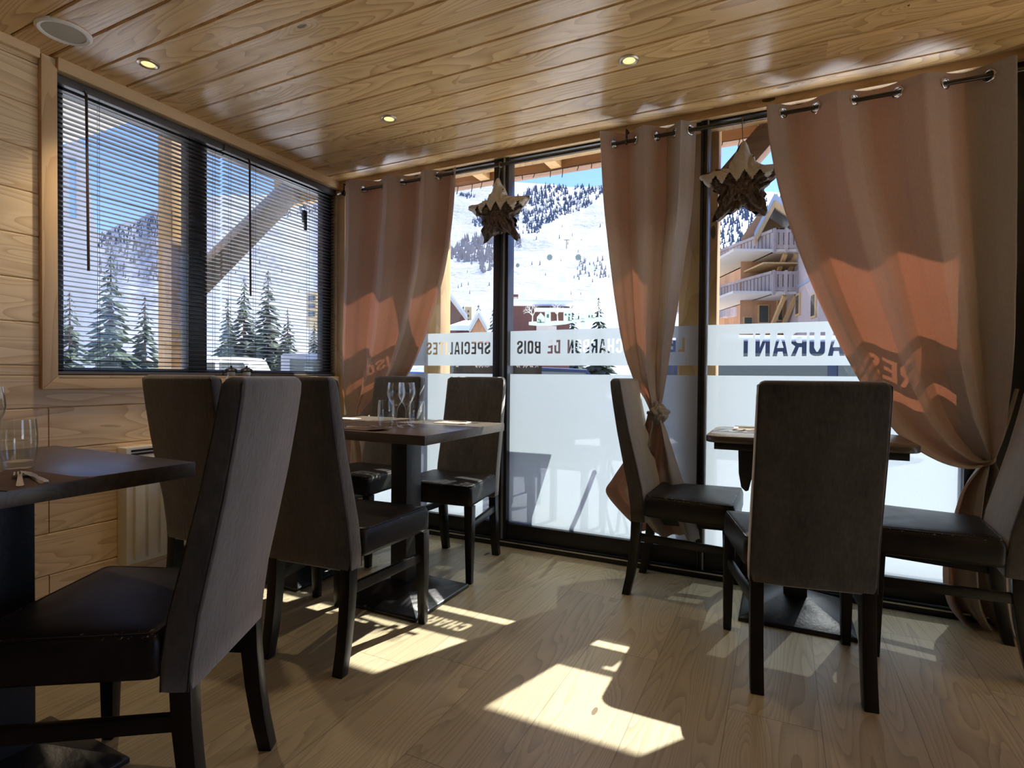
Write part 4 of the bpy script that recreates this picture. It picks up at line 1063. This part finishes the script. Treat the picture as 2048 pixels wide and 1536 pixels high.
MB().tube([(0, 0, 0), (0, 0, h)], h*.035, 6).build('mast', m_black, t); MB().bar(-RH*h*.3+Vector((0, 0, h*.97)), RH*h*.3+Vector((0, 0, h*.97)), h*.05, h*.06).build('crossarm', m_black, t)

# ---------------------------------------------------------------- buildings
m_dkw = wood('dark_red_boarding', 'z', 'x', 'y', (.15, .065, .05), (.09, .04, .033), KNOT, width=.35, rough=.8, knots=.05, tint=.15)
m_orw = wood('orange_boarding', 'z', 'x', 'y', (.56, .30, .15), (.36, .18, .085), KNOT, width=.3, rough=.8, knots=.1, tint=.15)
m_grw = wood('weathered_boarding', 'z', 'x', 'y', (.50, .40, .34), (.34, .26, .23), KNOT, width=.28, rough=.8, knots=.1, tint=.2)
m_wing = plain('window_dark_glass', (.06, .07, .06), .15)
m_ochre = plain('ochre_render', (.66, .48, .24), .85, 0, .06, 2)
m_beige = plain('beige_render', (.62, .56, .46), .9, 0, .05, 2)
m_metal = plain('zinc_roof_edge', (.40, .46, .50), .5, .3)
def bbox_px(mb, x0, x1, y0, y1, D, depth, m0=None):
    """a box whose front stands D metres out, between photo columns x0..x1 and heights y0..y1"""
    fr = FR(D); mb.box(LAT(x0, D), LAT(x1, D), 0, depth, ZZ((x0+x1)/2, y1, D), ZZ((x0+x1)/2, y0, D), fr); return mb
# dark red boarded building with a flat snowy roof and chimney
D = 32
b = thing('boarded_building', 'long dark red boarded building behind the village sticker', 'building', FR(D, LAT(1070, D), GZ).translation)
def part(mb, name, mat, root, **k):
    o = mb.build(name, mat, root, **k); o.matrix_parent_inverse = Matrix.Translation(-Vector(root.location)); return o
fr = FR(D)
part(MB().box(LAT(1015, D), LAT(1138, D), 0, 9, GZ, ZZ(1070, 607, D), fr), 'boarded_wall', m_dkw, b)
part(bbox_px(MB(), 1010, 1146, 599, 609, D-.8, 11), 'snowy_roof', m_snowp, b, bevel=.1)
part(bbox_px(MB(), 1070, 1150, 616, 619.5, D-1.2, 1.4), 'balcony_rail', m_snowp, b)
part(bbox_px(MB(), 1072, 1112, 652, 690, D-.3, 2), 'plinth_wall', m_beige, b)
ch_ = part(bbox_px(MB(), 1025, 1033, 592, 612, D+1, .7), 'chimney', m_beige, b); part(bbox_px(MB(), 1023, 1035, 589, 594, D+.9, .9), 'chimney_cap', m_dkw, ch_)
ch_.children[0].matrix_parent_inverse = Matrix.Translation(-Vector(b.location))@Matrix.Identity(4) if False else ch_.children[0].matrix_parent_inverse
# two gabled chalets at the left of the post
def gable(root, D, xl, xr, xa, ye, ya, depth, mat, over=.5, yb=720, turn=0.):
    fr = FR(D); zl, za = ZZ(xl, ye, D), ZZ(xa, ya, D)
    L_, R_, A_ = LAT(xl, D), LAT(xr, D), LAT(xa, D)
    poly = [(L_, GZ), (R_, GZ), (R_, zl), (A_, za), (L_, zl)]
    part(MB().prism([fr @ Vector((x, 0, z)) for x, z in poly], RAD(xa, D)*depth), 'timber_gable', mat, root)
    for side in (-1, 1):
        e = L_ if side < 0 else R_
        dx, dz = e-A_, zl-za; k = 1.18
        q = [(A_, za+.02), (A_+dx*k, za+.02+dz*k), (A_+dx*k, za+.24+dz*k), (A_, za+.26)]
        part(MB().prism([fr @ Vector((x, -over, z)) for x, z in q], RAD(xa, D)*(depth+2*over)), 'snowy_roof_slope', m_snowp, root)
        q2 = [(A_, za-.02), (A_+dx*k, za-.02+dz*k), (A_+dx*k, za+.10+dz*k), (A_, za+.12)]
        part(MB().prism([fr @ Vector((x, -over-.06, z)) for x, z in q2], FH*.08), 'barge_board', m_beige, root)
b = thing('timber_chalet', 'tall brown gabled chalet beside the left curtain edge', 'building', FR(22, LAT(895, 22), GZ).translation)
gable(b, 22, 868, 930, 899, 637, 597, 7, m_dkw)
b = thing('timber_chalet', 'low chalet with snowy roof and little orange gable left of the post', 'building', FR(17, LAT(945, 17), GZ).translation)
fr = FR(17)
part(MB().prism([fr @ Vector((LAT(x, 17), d, ZZ(x, y, 17))) for x, y, d in ((898, 661, 0), (968, 661, 0), (957, 637, 2.2), (914, 637, 2.2))], Vector((0, 0, .16))), 'snowy_roof_slope', m_snowp, b)
part(MB().box(LAT(896, 17), LAT(966, 17), .3, 4, GZ, ZZ(930, 661, 17), fr), 'boarded_wall', m_dkw, b)
gable(b, 16.6, 942, 972, 957, 662, 636, 3, m_orw, .2)
b = thing('small_tower', 'small yellow building peeking between conifers left of the post', 'building', FR(46, LAT(936, 46), GZ).translation)
part(MB().box(LAT(929, 46), LAT(942, 46), 0, 3, GZ, ZZ(936, 614, 46), FR(46)), 'rendered_wall', m_ochre, b)
for k in range(3): part(MB().box(LAT(934, 46), LAT(937, 46), -.05, .05, ZZ(936, 625+k*9, 46), ZZ(936, 621+k*9, 46), FR(46)), 'window', m_wing, b)
# the big timber chalet with tiers of balconies at the right
D = 24.; fr = FR(D)
b = thing('balcony_chalet', 'big timber chalet with stacked balconies, seen beside the right-hand star', 'building', FR(D, LAT(1530, D), GZ).translation)
def X_(px): return LAT(px, D)
def Zp(py): return ZZ(1530, py, D)
z_eave, z_apex = Zp(505), Zp(424)
poly = [(X_(1478), GZ), (X_(1570), GZ), (X_(1570), Zp(462)), (X_(1515), z_apex), (X_(1478), Zp(478))]
part(MB().prism([fr @ Vector((x, 0, z)) for x, z in poly], RAD(1500, D)*7), 'timber_gable', m_orw, b)
for px_e, py_e in ((1478, 496), (1580, 470)):
    dx, dz = X_(px_e)-X_(1515), Zp(py_e)-z_apex
    q = [(X_(1515), z_apex), (X_(1515)+dx, z_apex+dz), (X_(1515)+dx, z_apex+dz+.32), (X_(1515), z_apex+.35)]
    part(MB().prism([fr @ Vector((x, -1.3, z)) for x, z in q], RAD(1500, D)*9), 'roof_slope', m_metal, b)
    q = [(X_(1515), z_apex-.25), (X_(1515)+dx, z_apex+dz-.25), (X_(1515)+dx, z_apex+dz+.05), (X_(1515), z_apex+.05)]
    part(MB().prism([fr @ Vector((x, -1.36, z)) for x, z in q], FH*.1), 'barge_board', m_out_pine, b)
# right wing coming towards the viewer
w0, w1 = fr @ Vector((X_(1570), 0, 0)), FR(17.5) @ Vector((LAT(1665, 17.5), 0, 0))
dv = (w1-w0).normalized(); nv = Vector((-dv.y, dv.x, 0))
part(MB().prism([Vector((p.x, p.y, GZ)) for p in (w0, w1, w1+nv*5, w0+nv*5)], Vector((0, 0, Zp(455)-GZ))), 'side_wing', m_grw, b)
for f0, f1, ya, yb in ((.28, .38, 588, 632), (.62, .72, 586, 636)):
    p, q = w0.lerp(w1, f0), w0.lerp(w1, f1); Dm = ((p+q)*.5).dot(FH); za, zb = ZZ(1600, ya, Dm), ZZ(1600, yb, Dm)
    f_ = part(MB().prism([Vector((v.x, v.y, zb)) for v in (p-nv*.06, q-nv*.06, q+nv*.05, p+nv*.05)], Vector((0, 0, za-zb))), 'window', m_out_pine, b)
    p2, q2 = p.lerp(q, .2), p.lerp(q, .8)
    o_ = part(MB().prism([Vector((v.x, v.y, zb+.08)) for v in (p2-nv*.08, q2-nv*.08, q2, p2)], Vector((0, 0, za-zb-.16))), 'pane', m_wing, b)
part(MB().prism([Vector((v.x, v.y, Zp(592))) for v in (w0-nv*.05, w1-nv*.05, w1, w0)], Vector((0, 0, .12))), 'string_course', m_metal, b)
def balcony(yt, yb, x0=1500, x1=1567):
    zt, zb = Zp(yt), Zp(yb); out = 2.0
    g = MB().box(X_(x0), X_(x1), -out, .2, zb-.10, zb, fr).box(X_(x0), X_(x0)+.12, .0, 6, zb-.10, zb, fr).box(X_(x0)-1.6, X_(x0)+.1, -out, 6.0, zb-.10, zb, fr)
    bal = part(g, 'balcony', m_beige, b)
    rl = MB(); rl.box(X_(x0), X_(x1), -out-.05, -out+.03, zt-.12, zt, fr).box(X_(x0), X_(x1), -out-.05, -out+.03, zb+.02, zb+.16, fr)
    x = X_(x0)
    while x < X_(x1)-.1: rl.box(x, x+.16, -out-.03, -out, zb, zt, fr); x += .2
    for s in (0, .33, .66, 1): xx = X_(x0)+(X_(x1)-X_(x0))*s; rl.box(xx-.05, xx+.05, -out-.09, -out, zb-.15, zt+.04, fr)
    # return side, running back along the left flank
    xs = X_(x0)-1.6
    y = -out
    a0 = Vector((X_(x0), -out, 0)); a1 = Vector((xs, 6.0, 0)); n = 34
    for k in range(n):
        p = a0.lerp(a1, k/n); q = a0.lerp(a1, (k+.8)/n)
        rl.prism([fr @ Vector((v.x, v.y, zb-.05)) for v in (p, q, q+Vector((-.03, -.01, 0)), p+Vector((-.03, -.01, 0)))], Vector((0, 0, zt-zb)))
    rl.prism([fr @ Vector((v.x, v.y, zt-.1)) for v in (a0, a1, a1+Vector((-.09, -.03, 0)), a0+Vector((-.09, -.03, 0)))], Vector((0, 0, .12)))
    part(rl, 'balcony_railing', m_grw, b, smooth=0)
    for px in (1535, 1556):
        xx = X_(px); part(MB().bar(fr @ Vector((xx, .1, zb-1.7)), fr @ Vector((xx-.2, -out+.2, zb-.15)), .14, .14), 'bracket', m_out_pine, b)
balcony(485, 520); balcony(561, 597)
part(MB().box(X_(1484), X_(1568), -1.9, .1, Zp(546), Zp(543), fr), 'window_canopy', m_out_pine, b)
for x0, x1, y0, y1 in ((1544, 1550, 458, 484), (1553, 1561, 458, 484), (1545, 1549, 528, 558), (1554, 1560, 528, 556), (1515, 1532, 612, 645), (1553, 1560, 603, 640), (1464+22, 1500, 636, 648)):
    part(MB().box(X_(x0)-.05, X_(x1)+.05, -.08, .05, Zp(y1)-.05, Zp(y0)+.05, fr), 'window', m_out_pine, b)
    part(MB().box(X_(x0), X_(x1), -.1, .0, Zp(y1), Zp(y0), fr), 'pane', m_wing, b)
# smaller neighbour further back
D2 = 38.
b2 = thing('timber_chalet', 'smaller chalet further back between the porch post and the balcony chalet', 'building', FR(D2, LAT(1455, D2), GZ).translation)
gable(b2, D2, 1436, 1478, 1452, 530, 500, 8, m_orw, .8)
for yy in (600, 634):
    part(MB().box(LAT(1434, D2), LAT(1455, D2), -1.4, 0, ZZ(1445, yy, D2)-.1, ZZ(1445, yy-14, D2), FR(D2)), 'balcony', m_grw, b2)
part(MB().box(LAT(1437, D2), LAT(1446, D2), -.1, 0, ZZ(1445, 632, D2), ZZ(1445, 612, D2), FR(D2)), 'window', m_wing, b2)
# buildings seen through the left window
D3 = 36.
b3 = thing('rendered_building', 'ochre apartment block low in the left window behind the blinds', 'building', FR(D3, LAT(600, D3), GZ).translation)
part(MB().box(LAT(583, D3), LAT(640, D3), 3, 9, GZ, ZZ(600, 585, D3), FR(D3)), 'rendered_wall', m_beige, b3)
part(MB().box(LAT(588, D3), LAT(610, D3), 2.2, 3.2, ZZ(600, 650, D3), ZZ(600, 574, D3), FR(D3)), 'stair_tower', m_ochre, b3)
for k in range(3): part(MB().box(LAT(592, D3), LAT(605, D3), 2.1, 2.3, ZZ(600, 592+k*17, D3), ZZ(600, 583+k*17, D3), FR(D3)), 'window', m_wing, b3)
D4 = 16.
b4 = thing('plastered_building', 'pale grey building with narrow slots at the far left behind the blinds', 'building', FR(D4, LAT(140, D4), GZ).translation)
fr = FR(D4)
q = [(70, 760), (196, 760), (196, 480), (186, 420), (168, 290), (150, 282), (70, 330)]
part(MB().prism([fr @ Vector((LAT(x, D4), 0, ZZ(150, y, D4) if y < 750 else GZ)) for x, y in q], RAD(130, D4)*5), 'plaster_wall', m_plas, b4)
for x0, x1, y0, y1 in ((143, 153, 320, 440), (112, 120, 330, 380)):
    part(MB().box(LAT(x0, D4), LAT(x1, D4), -.05, .1, ZZ(150, y1, D4), ZZ(150, y0, D4), fr), 'window_slot', plain('sky_blue_pane', (.30, .47, .72), .1), b4)

# ---------------------------------------------------------------- vehicles
m_tyre = plain('tyre_rubber', (.02, .02, .02), .8)
m_lamp_r = plain('red_tail_light', (.55, .03, .03), .3)
def vehicle(name, label, cat, px0, px1, D, top, length, hood, paint, roof=None, turn=0.):
    """side-on body: profile extruded across its width, windows, wheels"""
    lat = LAT((px0+px1)/2, D); w = 1.75
    t = thing(name, label, cat, FR(D, lat, GZ).translation, YAW+turn)
    L, H = length/2, top
    if hood: pr = [(-L, .35), (L, .35), (L, .80), (L*.88, .95), (L*.5, 1.0), (L*.26, H-.03), (-L*.55, H), (-L*.9, .98), (-L, .85)]
    else: pr = [(-L, .35), (L, .35), (L, 1.05), (L*.93, 1.2), (L*.78, H-.12), (L*.70, H), (-L*.97, H), (-L, H-.08)]
    body = MB().prism([(x, 0, z) for x, z in pr], (0, w, 0)).build('body', paint, t, bevel=.05)
    gw = MB()
    if hood: gw.prism([(L*.42, -.012, .99), (L*.22, -.012, H-.09), (-L*.5, -.012, H-.07), (-L*.78, -.012, .99)], (0, .02, 0))
    else: gw.prism([(L*.86, -.012, 1.15), (L*.72, -.012, H-.22), (L*.30, -.012, H-.22), (L*.30, -.012, 1.15)], (0, .02, 0)).prism([(L*.22, -.012, 1.15), (L*.22, -.012, H-.22), (-L*.85, -.012, H-.22), (-L*.85, -.012, 1.15)], (0, .02, 0))
    gw.build('side_window', m_wing, t)
    for sx in (-.62, .62):
        for y in (-.02, w-.16): MB().lathe([(0, 0), (.26, 0), (.31, .03), (.31, .15), (.26, .18), (0, .18)], (sx*L, y, .31), 20, Matrix.Rotation(-PI/2, 4, 'X')).build('wheel', m_tyre, t)
    MB().box(-L-.01, -L+.03, .1, .3, .75, .95).build('tail_light', m_lamp_r, t)
    if roof: MB().rings([rrect(-L*.1, w/2, L*1.3, w*.9, .12, H+z) for z in (-.01, .10)]).build('roof_snow', roof, t, bevel=.03)
    return t
m_pw = plain('white_paint', (.80, .82, .84), .3, 0, .02); m_pg = plain('grey_paint', (.25, .27, .30), .3, .3, .03); m_pd = plain('dark_blue_paint', (.03, .035, .05), .25, .2, .03); m_pb = plain('blue_paint', (.07, .13, .32), .3, .2, .03)
vehicle('van', 'dark van with snow on its roof behind the mirrored restaurant lettering', 'van', 1490, 1700, 9.5, 2.0, 4.6, False, m_pd, m_snowp)
vehicle('car', 'grey car glimpsed in the clear gap under the lettering beside the porch post', 'car', 1432, 1530, 13, 1.46, 4.1, True, m_pg)
vehicle('car', 'dark car glimpsed in the clear gap under the middle pane lettering', 'car', 1085, 1170, 8.5, 1.50, 3.6, True, m_pd, None, .5)
vehicle('car', 'blue car glimpsed in the clear gap next to the left curtain', 'car', 845, 884, 14, 1.45, 4.0, True, m_pb)
vehicle('van', 'long white van along the foot of the left window, crossing behind the timber post', 'van', 288, 520, 22, 2.0, 4.6, False, m_pw)
vehicle('van', 'grey van with red tail light low in the left window near the room corner', 'van', 562, 810, 21.5, 2.15, 4.9, False, m_pg)

# ---------------------------------------------------------------- terrace things
m_board = plain('chalkboard', (.030, .032, .035), .7); m_chalk = plain('chalk', (.75, .75, .75), .9)
def chalkboard(label, px0, px1, D, turn, seed):
    lat = LAT((px0+px1)/2, D); w = (px1-px0)/F_PX*D
    t = thing('menu_board', label, 'menu board', FR(D, lat, -.05).translation, YAW+turn, 'chalk menu boards on the terrace')
    MB().box(-w/2, w/2, 0, .02, .25, 1.30).build('slate', m_board, t)
    f = MB(); f.box(-w/2-.03, -w/2, -.01, .03, 0, 1.33).box(w/2, w/2+.03, -.01, .03, 0, 1.33).box(-w/2, w/2, -.01, .03, 1.30, 1.33).box(-w/2, w/2, -.01, .03, .22, .25); f.build('frame', m_base, t)
    MB().bar((0, .03, 1.2), (0, .45, 0), .03, .03).build('prop', m_base, t)
    r = random.Random(seed); c = MB()
    for row in range(7):
        z = .50+row*.105; x = -w*.42
        while x < w*.40:
            l = r.uniform(.015, .05)
            if r.random() < .75: c.tube([(x+l*q/5, -.002, z+.012*math.sin(q*2.1+row+x*60)) for q in range(6)], .0028, 4)
            x += l+r.uniform(.01, .03)
    c.build('chalk_scribble', m_chalk, t)
chalkboard('wide chalk menu board outside, left of the dark post', 905, 988, 4.7, .06, 1)
chalkboard('narrow chalk menu board outside, right of the dark post', 1028, 1076, 4.5, -.05, 2)
t = thing('terrace_armchair', 'panel-backed terrace chair outside, a grey shadow on the frosted film', 'chair', (-1.25, 3.3, -.05))
MB().prism([(-.25, 0, .56), (-.25, 0, 1.01), (.19, 0, 1.013), (.07, 0, .637), (.07, 0, .56)], (0, .03, 0)).build('back_panel', m_leg, t)
MB().box(-.25, .16, 0, .45, .45, .56).build('seat', m_leg, t)
for x in (-.23, .14):
    for y in (.02, .42): MB().box(x-.02, x+.02, y-.02, y+.02, 0, .46).build('leg', m_leg, t)
t = thing('terrace_folding_chair', 'thin-framed terrace chair outside, a slanting shadow on the film', 'chair', (-.93, 3.3, -.05))
MB().tube([(.125, 0, .93), (.10, 0, .86), (.03, 0, .68), (-.005, 0, .60), (-.06, 0, .0)], .013, 8).tube([(.125, .36, .93), (.03, .36, .68), (-.06, .36, .0)], .013, 8).build('frame', m_base, t)
MB().lathe([(0, 0), (.11, 0), (.13, .02), (.11, .05), (0, .06)], (-.02, .20, .52), 24).build('seat', m_leg, t)
MB().tube([(-.12, .02, .52), (.02, .02, 0)], .011, 8).tube([(-.12, .34, .52), (.02, .34, 0)], .011, 8).build('legs', m_base, t)
# ------------------------------------------------------------------ render settings
S.render.engine = 'CYCLES'
S.view_settings.view_transform = 'Standard'; S.view_settings.look = 'None'; S.view_settings.gamma = 1; S.view_settings.use_curve_mapping = False
S.view_settings.exposure = 1.78
cy = S.cycles
cy.use_denoising = True; cy.max_bounces = 12; cy.diffuse_bounces = 7; cy.glossy_bounces = 4; cy.transmission_bounces = 6; cy.transparent_max_bounces = 24
cy.sample_clamp_indirect = 8; cy.caustics_reflective = False; cy.caustics_refractive = False
